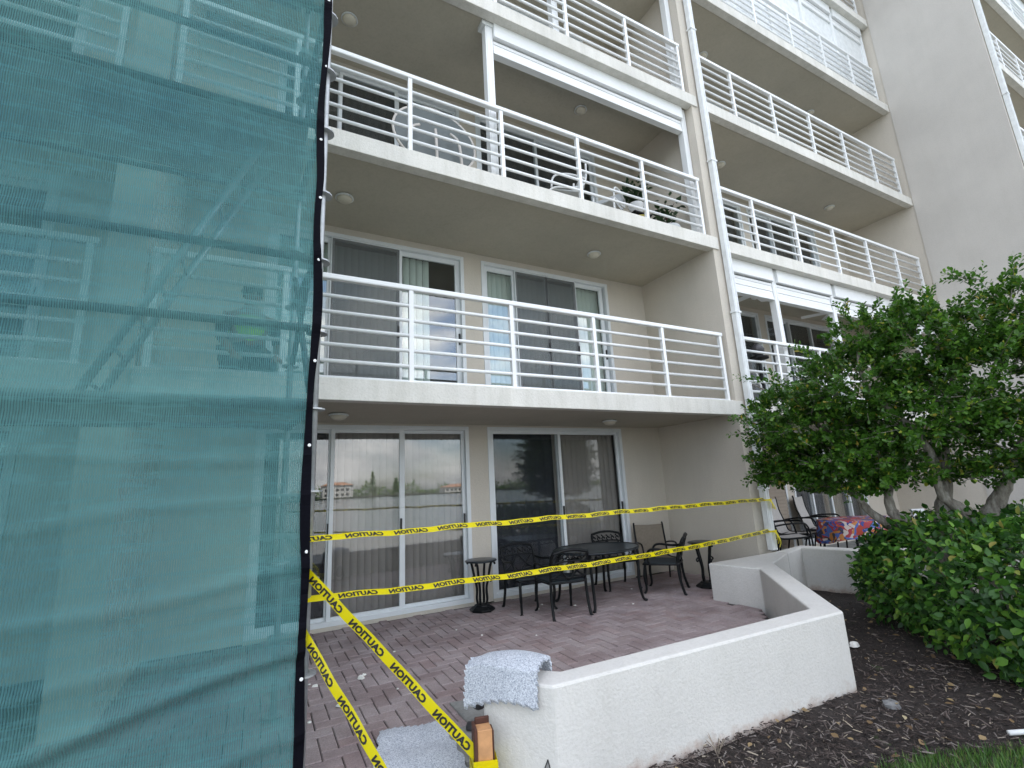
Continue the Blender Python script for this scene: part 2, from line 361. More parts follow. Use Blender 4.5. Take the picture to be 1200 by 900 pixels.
def tag(o, label=None, cat=None, group=None, kind=None):
    if label: o['label'] = label
    if cat: o['category'] = cat
    if group: o['group'] = group
    if kind: o['kind'] = kind
    return o
def empty(name, label, cat, loc=(0, 0, 0), rz=0, group=None):
    o = bpy.data.objects.new(name, None); COL.objects.link(o); o.location = loc; o.rotation_euler = (0, 0, rz); o.empty_display_size = .1
    WM[o.name] = Matrix.Translation(loc) @ Matrix.Rotation(rz, 4, 'Z')
    return tag(o, label, cat, group)
def dup(root, loc, rz, label):
    r = root.copy(); COL.objects.link(r); r.location = loc; r.rotation_euler = (0, 0, rz); r['label'] = label
    for ch in list(root.children):
        c = ch.copy(); COL.objects.link(c); c.parent = r
        for g in list(ch.children):
            d = g.copy(); COL.objects.link(d); d.parent = c
    return r
def share(src, loc, rot=None, parent=None, name=None):
    c = src.copy(); COL.objects.link(c); c.location = loc
    if rot is not None: c.rotation_euler = rot
    if parent is not None: c.parent = parent
    return c
def tone_attr(me, vals):
    a = me.attributes.new('tone', 'FLOAT', 'FACE'); a.data.foreach_set('value', np.asarray(vals, 'f'))
def np_mesh(name, verts, faces, tone, m, smooth=False):
    me = bpy.data.meshes.new(name); nv = len(verts); nf, k = faces.shape
    me.vertices.add(nv); me.vertices.foreach_set('co', verts.astype('f').ravel())
    me.loops.add(nf*k); me.loops.foreach_set('vertex_index', faces.astype('i').ravel())
    me.polygons.add(nf); me.polygons.foreach_set('loop_start', np.arange(0, nf*k, k, dtype='i')); me.polygons.foreach_set('loop_total', np.full(nf, k, 'i'))
    me.update(calc_edges=True); me.materials.append(MT[m]); tone_attr(me, tone)
    if smooth: me.shade_smooth()
    return me
def curve_pts(ps, n=8):
    ps = [Vector(p) for p in ps]; out = []
    for i in range(len(ps)-1):
        a = ps[max(i-1, 0)]; b = ps[i]; c = ps[i+1]; d = ps[min(i+2, len(ps)-1)]
        for k in range(n):
            t = k/n; out.append(.5*((2*b) + (c-a)*t + (2*a-5*b+4*c-d)*t*t + (-a+3*b-3*c+d)*t*t*t))
    out.append(ps[-1]); return out

# leaves: one template of verts (x along, y across, z up) and quads, placed many times
def scatter_leaves(P, D, N, size, tmpl, quads):
    """P base points, D unit leaf directions, N approximate normals, size lengths"""
    X = D/np.linalg.norm(D, axis=1, keepdims=True)
    Y = np.cross(N, X); Y /= np.linalg.norm(Y, axis=1, keepdims=True)+1e-9
    Zv = np.cross(X, Y)
    V = P[:, None, :] + size[:, None, None]*(tmpl[None, :, 0:1]*X[:, None] + tmpl[None, :, 1:2]*Y[:, None] + tmpl[None, :, 2:3]*Zv[:, None])
    n, k = len(P), len(tmpl)
    F = (np.arange(n)[:, None, None]*k + quads[None])
    return V.reshape(-1, 3), F.reshape(-1, quads.shape[1])
LEAF_OB = np.array([(0, 0, 0), (.55, .27, .06), (.9, .24, .05), (1, 0, 0), (.9, -.24, .05), (.55, -.27, .06), (.55, 0, -.03)], float)   # obovate
LEAF_OV = np.array([(0, 0, 0), (.22, .25, .06), (.55, .27, .06), (1, 0, -.06), (.55, -.27, .06), (.22, -.25, .06), (.45, 0, -.02)], float)  # ovate, pointed
LEAF_Q = np.array([(0, 6, 2, 1), (6, 3, 2, 2), (0, 5, 4, 6), (6, 4, 3, 3)])
LEAF_T = np.array([(0, 6, 1), (1, 6, 2), (2, 6, 3), (3, 6, 4), (4, 6, 5), (5, 6, 0)])

# ================================================================ SETTING
g = MB(); g.box(-400, 400, -7.5, 400, -.40, -.15); tag(g.build('ground', 'soil'), kind='structure')
sw = MB(); sw.box(-400, 400, -7.9, -7.5, -2.5, -.02); tag(sw.build('seawall_cap', 'concrete'), kind='structure')
wk = MB(); wk.box(-60, 60, -7.5, -.6, -.16, -.128); tag(wk.build('footpath', 'concrete'), kind='structure')
wa = MB(); wa.box(-500, 500, -300, -7.9, -2.6, -1.0); tag(wa.build('water', 'water'), kind='structure')
fs_ = MB(); fs_.box(-900, 900, -900, -300, -2.6, -.2); tag(fs_.build('far_shore', 'soil'), kind='structure')

# mulch bed: bumpy sheet in front of the walls
nx, ny = 90, 40
xs = np.linspace(1.1, 13.6, nx); ys = np.linspace(.2, 4.6, ny)
vv = []; ff = []
def bed_edge(x): return 1.80 - .30*max(0, x-2.9) - .05*math.sin(x*5) if x < 4.6 else 1.29 - .15*(x-4.6)
for j in range(ny):
    for i in range(nx):
        x = xs[i]; y0 = bed_edge(x); y = y0 + (4.6-y0)*j/(ny-1)
        vv.append((x, y, -.13 + .018*math.sin(x*3.1)*math.sin(y*4.3) + random.uniform(-.008, .008) - (.03 if j == 0 else 0)))
for j in range(ny-1):
    for i in range(nx-1): a = j*nx+i; ff.append((a, a+1, a+nx+1, a+nx))
mb = MB(); mb.v = vv; mb.f = ff
tag(mb.build('mulch_bed', 'mulch_ground', smooth=True), kind='structure')
# mulch chips
n = 22000
P = np.zeros((n, 3)); P[:, 0] = 1.3 + RNG.random(n)**1.5*6.5
yl = np.array([bed_edge(x) for x in P[:, 0]]); P[:, 1] = yl + RNG.random(n)*(4.3-yl)*(.25+.75*RNG.random(n)); P[:, 2] = -.125 + RNG.random(n)*.022
an = RNG.random(n)*6.28; D = np.stack([np.cos(an), np.sin(an), RNG.normal(0, .3, n)], 1); Nn = np.stack([RNG.normal(0, .45, n), RNG.normal(0, .45, n), np.ones(n)], 1)
ch = np.array([(0, -.05, 0), (.9, -.09, .02), (1, .03, 0), (.1, .08, .03), (.05, -.02, .09), (.85, -.06, .07), (.97, .02, .06), (.12, .05, .10)], float)
V, F = scatter_leaves(P, D, Nn, .012 + RNG.random(n)**2*.055, ch, np.array([(4, 5, 6, 7), (0, 1, 5, 4), (1, 2, 6, 5), (2, 3, 7, 6), (3, 0, 4, 7)]))
tag(put('mulch_chips', np_mesh('mulch_chips', V, F, np.repeat(RNG.random(n), 5), 'chips')), 'loose brown bark mulch chips covering the planting bed', 'mulch', kind='stuff')
n = 420
P = np.zeros((n, 3)); P[:, 0] = 1.6 + RNG.random(n)*5.2; yl = np.array([bed_edge(x) for x in P[:, 0]]); P[:, 1] = yl + RNG.random(n)*(3.9-yl); P[:, 2] = -.10
an = RNG.random(n)*6.28; D = np.stack([np.cos(an), np.sin(an), RNG.normal(0, .15, n)], 1); Nn = np.stack([RNG.normal(0, .4, n), RNG.normal(0, .4, n), np.ones(n)], 1)
MT['deadleaf'] = leaf_mat('dead_leaf', [(0, (.10, .06, .03)), (.5, (.20, .13, .06)), (.85, (.30, .22, .11)), (1, (.42, .36, .22))], .15, .7)
V, F = scatter_leaves(P, D, Nn, .025 + RNG.random(n)*.04, LEAF_OV, LEAF_T)
tag(put('leaf_litter', np_mesh('leaf_litter', V, F, np.repeat(RNG.random(n), 6), 'deadleaf')), 'dead tan leaves scattered over the bark mulch', 'leaf litter', kind='stuff')
# grass
n = 14000
P = np.zeros((n, 3)); P[:, 0] = 2.3 + RNG.random(n)*3.2; e = np.array([bed_edge(x) for x in P[:, 0]]); P[:, 1] = e + .05 - RNG.random(n)**1.3*1.1 + RNG.normal(0, .02, n); P[:, 2] = -.15
an = RNG.random(n)*6.28; D = np.stack([np.cos(an)*.5, np.sin(an)*.5, .75+RNG.random(n)*.4], 1); Nn = np.stack([np.cos(an), np.sin(an), -.4*np.ones(n)], 1)
bl = np.array([(0, -.045, 0), (0, .045, 0), (.5, .035, .03), (.5, -.035, .03), (1, 0, -.10)], float)
V, F = scatter_leaves(P, D, Nn, .03 + RNG.random(n)*.045, bl, np.array([(0, 1, 2, 3)])); V2, F2 = scatter_leaves(P, D, Nn, .03 + RNG.random(n)*.045, bl, np.array([(3, 2, 4)]))
Vt = V.copy(); F3 = np.concatenate([F[:, [0, 1, 2]], F[:, [0, 2, 3]], np.arange(len(P))[:, None]*5 + np.array([[3, 2, 4]])])
tag(put('lawn_grass', np_mesh('lawn_grass', Vt, F3, np.concatenate([RNG.random(n)]*3), 'grass')), 'green lawn grass along the edge of the mulch bed', 'grass', kind='stuff')

# patio: sand bed with herringbone pavers as parts
pb = MB(); pb.prism([(-1.2, 6.235), (6.2, 6.235), (6.2, 4.5), (5.15, 4.45), (5.16, 3.9), (3.96, 2.6), (1.6, 2.6), (1.3, 3.05), (-1.2, 3.05)], -.14, -.012)
patio = tag(pb.build('patio', 'joint_sand'), kind='structure')
def inside(x, y):
    if y > 6.2 or x < -1.2 or x > 6.2: return False
    if x < 1.25: return y > 3.02 - .0*x
    if y < 2.66: return False
    if x < 1.62 and y < 2.66 + (1.62-x)*1.2: return False
    if y < 3.9: return (x-3.96) < (y-2.6)*.94
    return x < 5.12 or y > 4.55
def paver_mesh(w_, h_):
    b = MB(); c = .005; j = .003
    x0, x1, y0, y1 = j, w_-j, j, h_-j
    vs = [(x0, y0, -.03), (x1, y0, -.03), (x1, y1, -.03), (x0, y1, -.03), (x0, y0, -c), (x1, y0, -c), (x1, y1, -c), (x0, y1, -c), (x0+c, y0+c, 0), (x1-c, y0+c, 0), (x1-c, y1-c, 0), (x0+c, y1-c, 0)]
    fs = [(8, 9, 10, 11)] + [(i, (i+1) % 4, 4+(i+1) % 4, 4+i) for i in range(4)] + [(4+i, 4+(i+1) % 4, 8+(i+1) % 4, 8+i) for i in range(4)]
    b.add(vs, fs); return b
PW = .105
bh, bv_ = paver_mesh(2*PW, PW), paver_mesh(PW, 2*PW)
mh, mv = bh.mesh('brick'), bv_.mesh('brick')
for m_ in (mh, mv): m_.materials.append(MT['paver'])
bricks = []
for i in range(-14, 64):
    for j in range(0, 40):
        k = (i-j) % 4; x = i*PW; y = 2.5+j*PW
        if k == 0: c = (x+PW, y+PW/2); kind = 0
        elif k == 3: c = (x+PW/2, y+PW); kind = 1
        else: continue
        if not inside(*c): continue
        px, py, pz = project((c[0], c[1], 0))
        vis = 1/(pz*pz*max(pz, .1))*CAM_H if (345 < px < 920 and 600 < py < 930) else 0
        bricks.append((vis, x, y, kind))
bricks.sort(reverse=True)
rest = MB(); tones = []
for q, (vis, x, y, kind) in enumerate(bricks):
    dz = random.uniform(-.0035, .0015)
    if q < 300:
        o = put('brick', mv if kind else mh, patio, (x, y, dz), (random.uniform(-.006, .006), random.uniform(-.006, .006), 0))
    else:
        src = bv_ if kind else bh
        rest.add([(a+x, b+y, c+dz) for a, b, c in src.v], src.f); tones += [random.random()]*len(src.f)
me = rest.mesh('brick_paving'); me.materials.append(MT['paver']); tone_attr(me, tones)
tag(put('brick_paving', me, patio), kind='stuff')
# concrete slab and flagstones at the wall's end
cs_ = MB(); cs_.box(-1.2, 1.62, 1.4, 3.0, -.16, -.06); tag(cs_.build('walkway', 'concrete'), kind='structure')
for pts, lab in (([(1.02, 3.22), (1.36, 3.24), (1.33, 2.86), (1.12, 2.84)], 'pale grey flagstone beside the wooden stake'), ([(1.30, 3.62), (1.52, 3.56), (1.46, 3.30), (1.30, 3.27)], 'small grey flagstone under the end of the low wall')):
    f_ = MB(); f_.prism(pts, -.05, .012); tag(f_.build('flagstone', 'concrete', bevel=.006), lab, 'flagstone', 'grey flagstones at the wall end')

# ================================================================ APARTMENT BUILDING
BR = empty('apartment_building', 'beige stucco apartment building with stacked white railed balconies', 'building', (6.4, 6.3, 0))
YW, YF = 6.25, 4.6
LV = [0.0] + [2.58 + 2.69*k for k in range(6)]          # floor levels
def soff(k): return LV[k+1] - .195
def bpart(b, name, m, **k): return b.build(name, m, BR, world=True, **k)
ROOF = LV[6]
# core mass behind rooms, and roof
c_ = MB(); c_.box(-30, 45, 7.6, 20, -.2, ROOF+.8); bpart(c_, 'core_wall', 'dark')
c_ = MB(); c_.box(-30, 13.88, 4.62, 20.1, ROOF+.25, ROOF+1.2); c_.box(13.88, 45, 2.8, 20.1, ROOF+.25, ROOF+1.2); bpart(c_, 'roof', 'stucco')
XP = (-8.8, -1.2, 6.25, 13.9)
TH = .27
# facade walls with openings
D1, D2 = (-.05, 2.61), (2.90, 5.39)
def bay_openings(x0, mirror):
    if not mirror: return [(x0+a+1.2, x0+b+1.2) for a, b in (D1, D2)]
    return [(7.45, 9.62), (9.84, 12.55)]
BAYS = [(-8.53, -1.2, bay_openings(-8.65, False)), (-.93, 6.25, [D1, D2]), (6.52, 13.9, bay_openings(0, True))]
for k in range(6):
    z0, z1 = LV[k], soff(k)
    for (a, b, ops) in BAYS:
        wl = MB(); x = a
        for (p, q) in ops:
            wl.box(x, p, YW, YW+.2, z0, z1); wl.box(p, q, YW, YW+.2, z0+2.40 if k else 2.36, z1); x = q
            if k == 0: wl.box(p, q, YW-.02, YW+.2, -.14, .03)
        wl.box(x, b, YW, YW+.2, z0, z1)
        bpart(wl, 'wall', 'stucco')
# partitions between bays
for i, x in enumerate(XP):
    yfront = YF+.02 if i < 3 else 2.70
    pz = MB(); pz.box(x, x+TH, yfront, 6.44, -.15, ROOF+.25)
    bpart(pz, 'partition_wall', 'stucco')
# balcony slabs with proud painted edge
SL = [(-8.53, -1.2), (-.93, 6.25), (6.52, 13.9)]
for k in range(1, 7):
    t = LV[k]
    for (a, b) in SL:
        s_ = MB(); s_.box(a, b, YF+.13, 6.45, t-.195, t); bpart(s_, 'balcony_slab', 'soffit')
        e_ = MB(); e_.box(a, b+.12, YF-.005, YF+.13, t-.215, t-.002); e = bpart(e_, 'slab_edge', 'slab', bevel=.006)
# projecting bay on the right
for k in range(1, 7):
    t = LV[k]
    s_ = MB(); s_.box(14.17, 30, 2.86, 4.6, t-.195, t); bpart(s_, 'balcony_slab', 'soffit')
    e_ = MB(); e_.box(14.17, 30, 2.73, 2.86, t-.215, t-.002); bpart(e_, 'slab_edge', 'slab', bevel=.006)
wl = MB(); wl.box(13.878, 13.905, 2.69, 4.575, -.15, ROOF+.2); bpart(wl, 'wall_face', 'stucco_side')
wl = MB(); wl.box(14.17, 30, 4.6, 4.8, -.15, ROOF+.25); bpart(wl, 'wall', 'stucco')

# ---- railings: part = top rail, sub-parts post and bar
pm = MB(); pm.box(-.024, .024, -.024, .024, .009, 1.03); pm.box(-.05, .05, -.045, .045, .001, .009); post_me = pm.mesh('post'); post_me.materials.append(MT['white'])
def railing(x0, x1, y, z, posts):
    tp = MB(); tp.box(x0, x1, y-.034, y+.034, z+1.01, z+1.068)
    r = tp.build('railing', 'white', BR, world=True, bevel=.012)
    for x in posts: put('post', post_me, r, (x, y, z))
    for i in range(6):
        b = MB(); b.tube([(x0+.02, y, z+.015+.1655*i), (x1-.02, y, z+.015+.1655*i)], .0195, 10); b.build('bar', 'white', r, smooth=True)
    return r
YR = YF+.075
for k in range(1, 7):
    railing(-.90, 6.20, YR, LV[k], [-.86, .135, 1.335, 2.535, 3.74, 4.945, 6.15])
    railing(6.56, 13.66, YR, LV[k], [6.6, 7.53, 8.76, 10.05, 11.3, 12.52, 13.61])
for k in (1, 2, 3, 4): railing(-8.5, -1.25, YR, LV[k], [-8.4, -7.2, -6, -4.8, -3.6, -2.4, -1.3])
for k in range(2, 7): railing(14.2, 26, 2.82, LV[k], [14.25+1.23*i for i in range(10)])

# ---- sliding doors
def frame_box(b, x0, x1, z0, z1, y0, y1, t):
    b.box(x0, x0+t, y0, y1, z0, z1); b.box(x1-t, x1, y0, y1, z0, z1); b.box(x0+t, x1-t, y0, y1, z1-t, z1); b.box(x0+t, x1-t, y0, y1, z0, z0+t)
slat_cache = {}
def slats(parent, x0, x1, z0, z1, y, m, wd=.088):
    key = (round(z1-z0, 3), m)
    if key not in slat_cache:
        s = MB()
        prof = [(-.046, .012), (-.02, .0), (.02, .0), (.046, .012)]
        vs = [(a, b, z) for z in (0, z1-z0) for a, b in prof] ; s.add(vs, [(i, i+1, i+5, i+4) for i in range(3)])
        me = s.mesh('blind_slat'); me.materials.append(MT[m]); me.shade_smooth(); slat_cache[key] = me
    n = max(1, int((x1-x0)/wd))
    for i in range(n):
        put('blind_slat', slat_cache[key], parent, (x0+(i+.5)*(x1-x0)/n, y+random.uniform(-.004, .004), z0), (0, 0, R(-12)+random.uniform(-.10, .10)))
def door(x0, x1, z0, h, panels, blind='blind', glass='glass', blinds=True):
    """panels: (xa, xb, kind, track) kind: blind / dark / half / screen"""
    fr = MB(); t = .055
    frame_box(fr, x0, x1, z0+.03, z0+h, YW-.012, YW+.135, t)
    d = fr.build('sliding_door', 'alu', BR, world=True, bevel=.004)
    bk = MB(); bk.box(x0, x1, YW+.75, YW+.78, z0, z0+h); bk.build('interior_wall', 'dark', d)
    for (a, b, kind, tr) in panels:
        y = YW+.028+.042*tr; w_ = .075 if (z0 > 0 and kind in ('blind', 'half')) else .048
        sb = MB(); frame_box(sb, a, b, z0+.075, z0+h-.05, y-.018, y+.018, w_)
        sb.build('sash', 'alu', d, bevel=.003)
        gp = MB(); gp.box(a+w_, b-w_, y-.004, y+.004, z0+.12, z0+h-.095); gp.build('pane', glass, d)
        if kind == 'screen' or kind == 'dark':
            sc = MB(); sc.box(a+w_, b-w_, y+.006, y+.009, z0+.12, z0+h-.095)
            if kind == 'screen':
                sc2 = MB(); sc2.box(a+.015, b-.015, y-.0205, y-.0195, z0+.1, z0+h-.07); sc2.build('insect_screen', 'screen', d)
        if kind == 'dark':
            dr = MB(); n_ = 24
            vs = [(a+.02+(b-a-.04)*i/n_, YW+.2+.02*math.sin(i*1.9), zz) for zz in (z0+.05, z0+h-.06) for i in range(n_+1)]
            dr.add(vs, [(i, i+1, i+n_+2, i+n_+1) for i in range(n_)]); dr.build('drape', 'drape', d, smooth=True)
        elif blinds and kind == 'half': slats(d, a+.02, a+.02+(b-a)*.52, z0+.06, z0+h-.08, YW+.19, blind)
        elif blinds and kind in ('blind', 'screen'): slats(d, a+.01, b-.01, z0+.06, z0+h-.08, YW+.19, blind)
        hb = MB(); hb.box(b-.04, b-.018, y-.038, y-.019, z0+1.0, z0+1.17); hb.build('handle', 'seal', d)
    return d
# left bay, ground floor
door(D1[0], D1[1], 0, 2.36, [(.0, .80, 'dark', 1), (.775, 1.675, 'blind', 0), (1.66, 2.56, 'blind', 1)])
door(D2[0], D2[1], 0, 2.36, [(2.95, 4.165, 'dark', 0), (4.10, 5.34, 'blind', 1)], 'blind', 'glass_low')
# left bay, second level
door(D1[0], D1[1], LV[1], 2.40, [(.0, .74, 'blind', 1), (.70, 1.64, 'screen', 0), (1.60, 2.56, 'half', 1)], 'blind_light', 'glass_f2')
door(D2[0], D2[1], LV[1], 2.40, [(2.95, 3.54, 'blind', 1), (3.50, 4.12, 'screen', 0), (4.08, 4.70, 'screen', 0), (4.66, 5.31, 'blind', 1)], 'blind_light', 'glass_f2')
# left bay, third level (dark, open behind) and those above
for k in (2, 3, 4, 5):
    door(D1[0], D1[1], LV[k], 2.40, [(.0, .78, 'dark', 1), (.74, 1.6, 'dark', 0), (1.58, 2.56, 'blind' if k > 2 else 'dark', 1)], 'blind_light', 'glass_f2', k == 2)
    door(D2[0], D2[1], LV[k], 2.40, [(2.95, 4.10, 'dark', 0), (4.06, 5.34, 'blind' if k > 2 else 'dark', 1)], 'blind_light', 'glass_f2', k == 2)
# right bay
RO = [(7.45, 9.62), (9.84, 12.55)]
door(*RO[0], 0, 2.36, [(7.5, 8.56, 'blind', 1), (8.52, 9.57, 'blind', 0)], 'tanblind')
door(*RO[1], 0, 2.36, [(9.89, 10.52, 'dark', 1), (10.48, 11.2, 'dark', 0), (11.16, 11.9, 'blind', 1), (11.86, 12.5, 'dark', 0)], 'tanblind')
for k in (1, 2, 3, 4):
    door(*RO[0], LV[k], 2.40, [(7.5, 8.84, 'dark' if k > 1 else 'blind', 1), (8.80, 9.57, 'dark', 0)], 'blind_light', 'glass_f2', k < 2)
    door(*RO[1], LV[k], 2.40, [(9.89, 10.75, 'dark', 1), (10.71, 11.6, 'dark', 0), (11.56, 12.5, 'dark', 1)], 'blind_light', 'glass_f2', False)
# left-left bay
for k in (0, 1, 2):
    for (p, q) in BAYS[0][2]: door(p, q, LV[k], 2.36 if k == 0 else 2.40, [(p+.05, (p+q)/2+.03, 'dark', 0), ((p+q)/2-.03, q-.05, 'blind', 1)], 'blind_light', 'glass_f2', False)

# ---- ceiling lights
lb = MB(); lb.lathe([(.085, 0), (.125, -.012), (.13, -.03), (.11, -.036), (.11, -.02)], seg=24); lbm = lb.mesh('ceiling_light'); lbm.materials.append(MT['white_dirty']); lbm.shade_smooth()
lc = MB(); lc.lathe([(.108, -.02), (.105, -.05), (.08, -.075), (.04, -.088), (.005, -.092)], seg=24); lcm = lc.mesh('lamp_cover'); lcm.materials.append(MT['lamp_glass']); lcm.shade_smooth()
for k in range(0, 5):
    for x in (.75, 4.55, 8.05, 11.95):
        if k == 0 and x > 6: continue
        o = put('ceiling_light', lbm, BR, (x, 5.5, soff(k)-.001), world=True); o.scale = (.84, .84, .84); put('lamp_cover', lcm, o)

# ---- downspouts
def downspout(x, y, z0, z1):
    b = MB(); b.prism([(x-.055, y-.04), (x+.055, y-.04), (x+.055, y+.04), (x-.055, y+.04)], z0, z1)
    for dx in (-.028, .028): b.box(x+dx-.010, x+dx+.010, y-.046, y-.0395, z0, z1-.01)
    o = bpart(b, 'downspout', 'white_dirty', bevel=.008)
    s = MB(); s.box(x-.048, x+.048, y-.034, y+.034, z0-.006, z0-.001); s.build('outlet', 'seal', o)
    for k in range(1, 7):
        for zz in (LV[k]-1.3,):
            if z0 < zz < z1: s = MB(); s.box(x-.075, x+.075, y-.049, y+.043, zz, zz+.03); s.build('strap', 'white_dirty', o)
downspout(6.47, YF-.045, .445, ROOF+.3)
downspout(14.06, 2.65, -.05, ROOF+.3)

# ---- white posts and roll-down shutters on balconies
def post_col(x, k, y=YF+.22, w_=.055, cap=True):
    b = MB(); b.box(x-w_, x+w_, y-w_, y+w_, LV[k], soff(k)-.002)
    for dx in (-w_*.5, w_*.5): b.box(x+dx-.008, x+dx+.008, y-w_-.006, y-w_+.001, LV[k]+.01, soff(k)-.01)
    o = bpart(b, 'shutter_post', 'white', bevel=.006)
    if cap: c = MB(); c.box(x-w_-.05, x+w_+.05, y-w_-.02, y+w_+.02, soff(k)-.07, soff(k)-.003); c.build('bracket', 'white_dirty', o)
def shutter(x0, x1, k, drop, y=YF+.22, box=.30):
    z = soff(k)
    b = MB(); b.box(x0, x1, y-.10, y+.10, z-box, z-.002); o = bpart(b, 'roll_shutter', 'white', bevel=.006)
    g_ = MB(); g_.box(x0+.01, x1-.01, y-.03, y+.03, z-box-.018, z-box); g_.build('gap_strip', 'seal', o)
    zz = z-box-.018; i = 0
    while zz > z-drop+.03:
        s = MB(); s.box(x0+.005, x1-.005, y-.045+.006*(i % 2), y+.035, zz-.052, zz-.002); s.build('slat', 'white', o, bevel=.004); zz -= .053; i += 1
    s = MB(); s.box(x0+.005, x1-.005, y-.055, y+.045, zz-.055, zz-.002); s.build('bottom_bar', 'white', o, bevel=.005)
post_col(2.47, 2); post_col(6.18, 2, cap=False); shutter(2.53, 6.12, 2, .44, box=.24)
post_col(3.62, 3); post_col(6.18, 3, cap=False)
post_col(3.62, 4); post_col(6.18, 4, cap=False)
for k in (1,):
    xs_ = [6.60, 7.95, 9.75, 11.45, 13.1]
    for x in xs_[1:]: post_col(x, k, cap=False)
    for a, b in zip(xs_[:-1], xs_[1:]): shutter(a+.06, b-.06, k, .55, box=.26)
    shutter(13.16, 13.88, k, .55, box=.26)
xs_ = [6.60, 8.1, 9.6, 11.0, 12.35, 13.8]
for x in xs_: post_col(x, 4, cap=False)
for a, b in zip(xs_[:-1], xs_[1:]):
    shutter(a+.06, b-.06, 4, .45, box=.26)
    p_ = MB(); p_.box(a+.05, b-.05, YF+.205, YF+.235, LV[4]+.02, soff(4)-.46); bpart(p_, 'shutter_panel', 'white_dirty')
# projecting bay: one closed shutter high up
p_ = MB(); p_.box(14.3, 22, 3.0, 3.04, LV[5]+.02, soff(5)-.02); bpart(p_, 'shutter_panel', 'white_dirty')

# tan roll-down shutter in front of the first right-hand ground floor door
b = MB(); b.box(8.70, 9.46, YW-.05, YW-.03, .05, 2.3); o = bpart(b, 'roll_shutter', 'tanblind')
for i in range(32):
    b = MB(); b.box(8.70, 9.46, YW-.066, YW-.051, .06+i*.07, .06+i*.07+.062); b.build('slat', 'tanblind', o)
# ---- ceiling fans under the first slab of the right bay
def fan(x, y, k, a0):
    z = soff(k)
    b = MB(); b.lathe([(.015, 0), (.015, -.12), (.09, -.13), (.10, -.2), (.06, -.23), (.05, -.27), (.01, -.29)], (x, y, z), 16)
    o = bpart(b, 'ceiling_fan', 'white', smooth=True)
    for i in range(5):
        q = a0 + i*2*math.pi/5; M = Matrix.Translation((x, y, z-.17)) @ Matrix.Rotation(q, 4, 'Z') @ Matrix.Rotation(.2, 4, 'X')
        bl_ = MB(); bl_.box(.12, .62, -.065, .065, -.004, .004, M); bl_.build('blade', 'white', o, bevel=.003)
fan(8.3, 5.4, 1, .3); fan(11.0, 5.4, 1, .8)

# ================================================================ LOW WALLS
def lowwall(name, label, pts, z1=.43, z0=-.25, group='low stucco patio walls'):
    b = MB(); b.prism(pts, z0, z1); o = b.build(name, 'lowwall', bevel=.014)
    return tag(o, label, 'wall', group)
lowwall('patio_wall', 'low white stucco wall around the brick patio, cut off at an angle', [
    (1.48, 2.46), (4.06, 2.35), (5.62, 3.98), (6.40, 4.30), (6.40, 4.49), (5.08, 4.49), (5.19, 3.86), (3.955, 2.55), (1.63, 2.62), (1.34, 2.92), (1.20, 2.78)])
lowwall('patio_wall', 'low stucco wall of the next patio, half hidden by the hedge', [
    (6.42, 4.31), (6.98, 4.47), (7.12, 3.86), (8.74, 2.35), (8.9, 2.52), (7.34, 3.98), (7.2, 4.62), (6.42, 4.5)])

fn = Vector((-.75, -.66, 0)); fd = Vector((-.66, .75, 0)); A_ = Vector((1.48, 2.46, 0)); low = bpy.data.objects['patio_wall']
def on_face(s_, z, d): p = A_ + fd*s_ + fn*d; return (p.x, p.y, z)
b = MB(); tri = [(.055, .075), (.175, -.2), (.012, -.2), (.012, -.06)]
b.add([on_face(q[0], q[1], .004) for q in tri] + [on_face(q[0], q[1], -.003) for q in tri], [(0, 1, 2, 3)] + [(i, (i+1) % 4, 4+(i+1) % 4, 4+i) for i in range(4)]); b.build('repair_patch', 'concrete', low)
b = MB()
for p, q in ((tri[0], tri[1]), (tri[0], tri[3])): b.tube([on_face(p[0], p[1], .0045), on_face((p[0]+q[0])/2+.006, (p[1]+q[1])/2, .0045), on_face(q[0], q[1], .0045)], .0028, 5)
b.build('crack', 'seal', low)
# ================================================================ SCAFFOLD AND NET
SC = empty('scaffold', 'steel ring-lock scaffold standing behind the teal debris netting', 'scaffold', (.25, 3.16, -.06))
std_r = .0242
ros = MB(); ros.lathe([(.024, -.005), (.066, -.005), (.066, .005), (.024, .005)], seg=14); ros_me = ros.mesh('rosette'); ros_me.materials.append(MT['galv'])
for (x, y) in ((.285, 3.17), (.18, 4.10), (-2.3, 3.17), (-2.38, 4.10), (-4.8, 3.17), (-4.8, 4.10)):
    b = MB(); b.tube([(x, y, -.06), (x, y, 7.6)], std_r, 12); s_ = b.build('standard', 'galv', SC, smooth=True, world=True)
    for i in range(15): put('rosette', ros_me, s_, (x, y, .03+.5*i))
    bp = MB(); bp.box(x-.07, x+.07, y-.07, y+.07, -.062, -.05); bp.build('base_plate', 'galv', s_)
MT['dark_steel'] = mat('shadow_dark_steel', (.10, .105, .11), .55, .25, 20, .4)  # darker steel copy: shadow of pipes behind the net put into the colour
def pole(name, a, b, r=.0242, m='dark_steel'):
    t_ = MB(); t_.tube([a, b], r, 10); return t_.build(name, m, SC, smooth=True, world=True)
for z in (.05, 2.05, 2.55, 3.03, 4.05, 4.55, 5.05, 6.05, 6.55):
    for x0, x1 in ((.24, -2.28), (-2.32, -4.78)):
        pole('ledger', (x0, 3.145, z), (x1, 3.145, z))
        if z in (2.05, 4.05, 6.05): pole('ledger', (x0-.08, 4.10, z), (x1-.08, 4.10, z))
for z in (2.03, 3.03, 4.03, 5.03, 6.03):
    for x0, x1 in ((.26, .18), (-2.3, -2.38)): pole('transom', (x0, 3.17, z), (x1, 4.10, z))
for z in (2.03, 4.03):
    pole('brace', (.255, 3.2, z+.12), (.185, 4.08, z+1.25), .02); pole('brace', (.255, 3.2, z+1.15), (.19, 4.0, z+.5), .02)
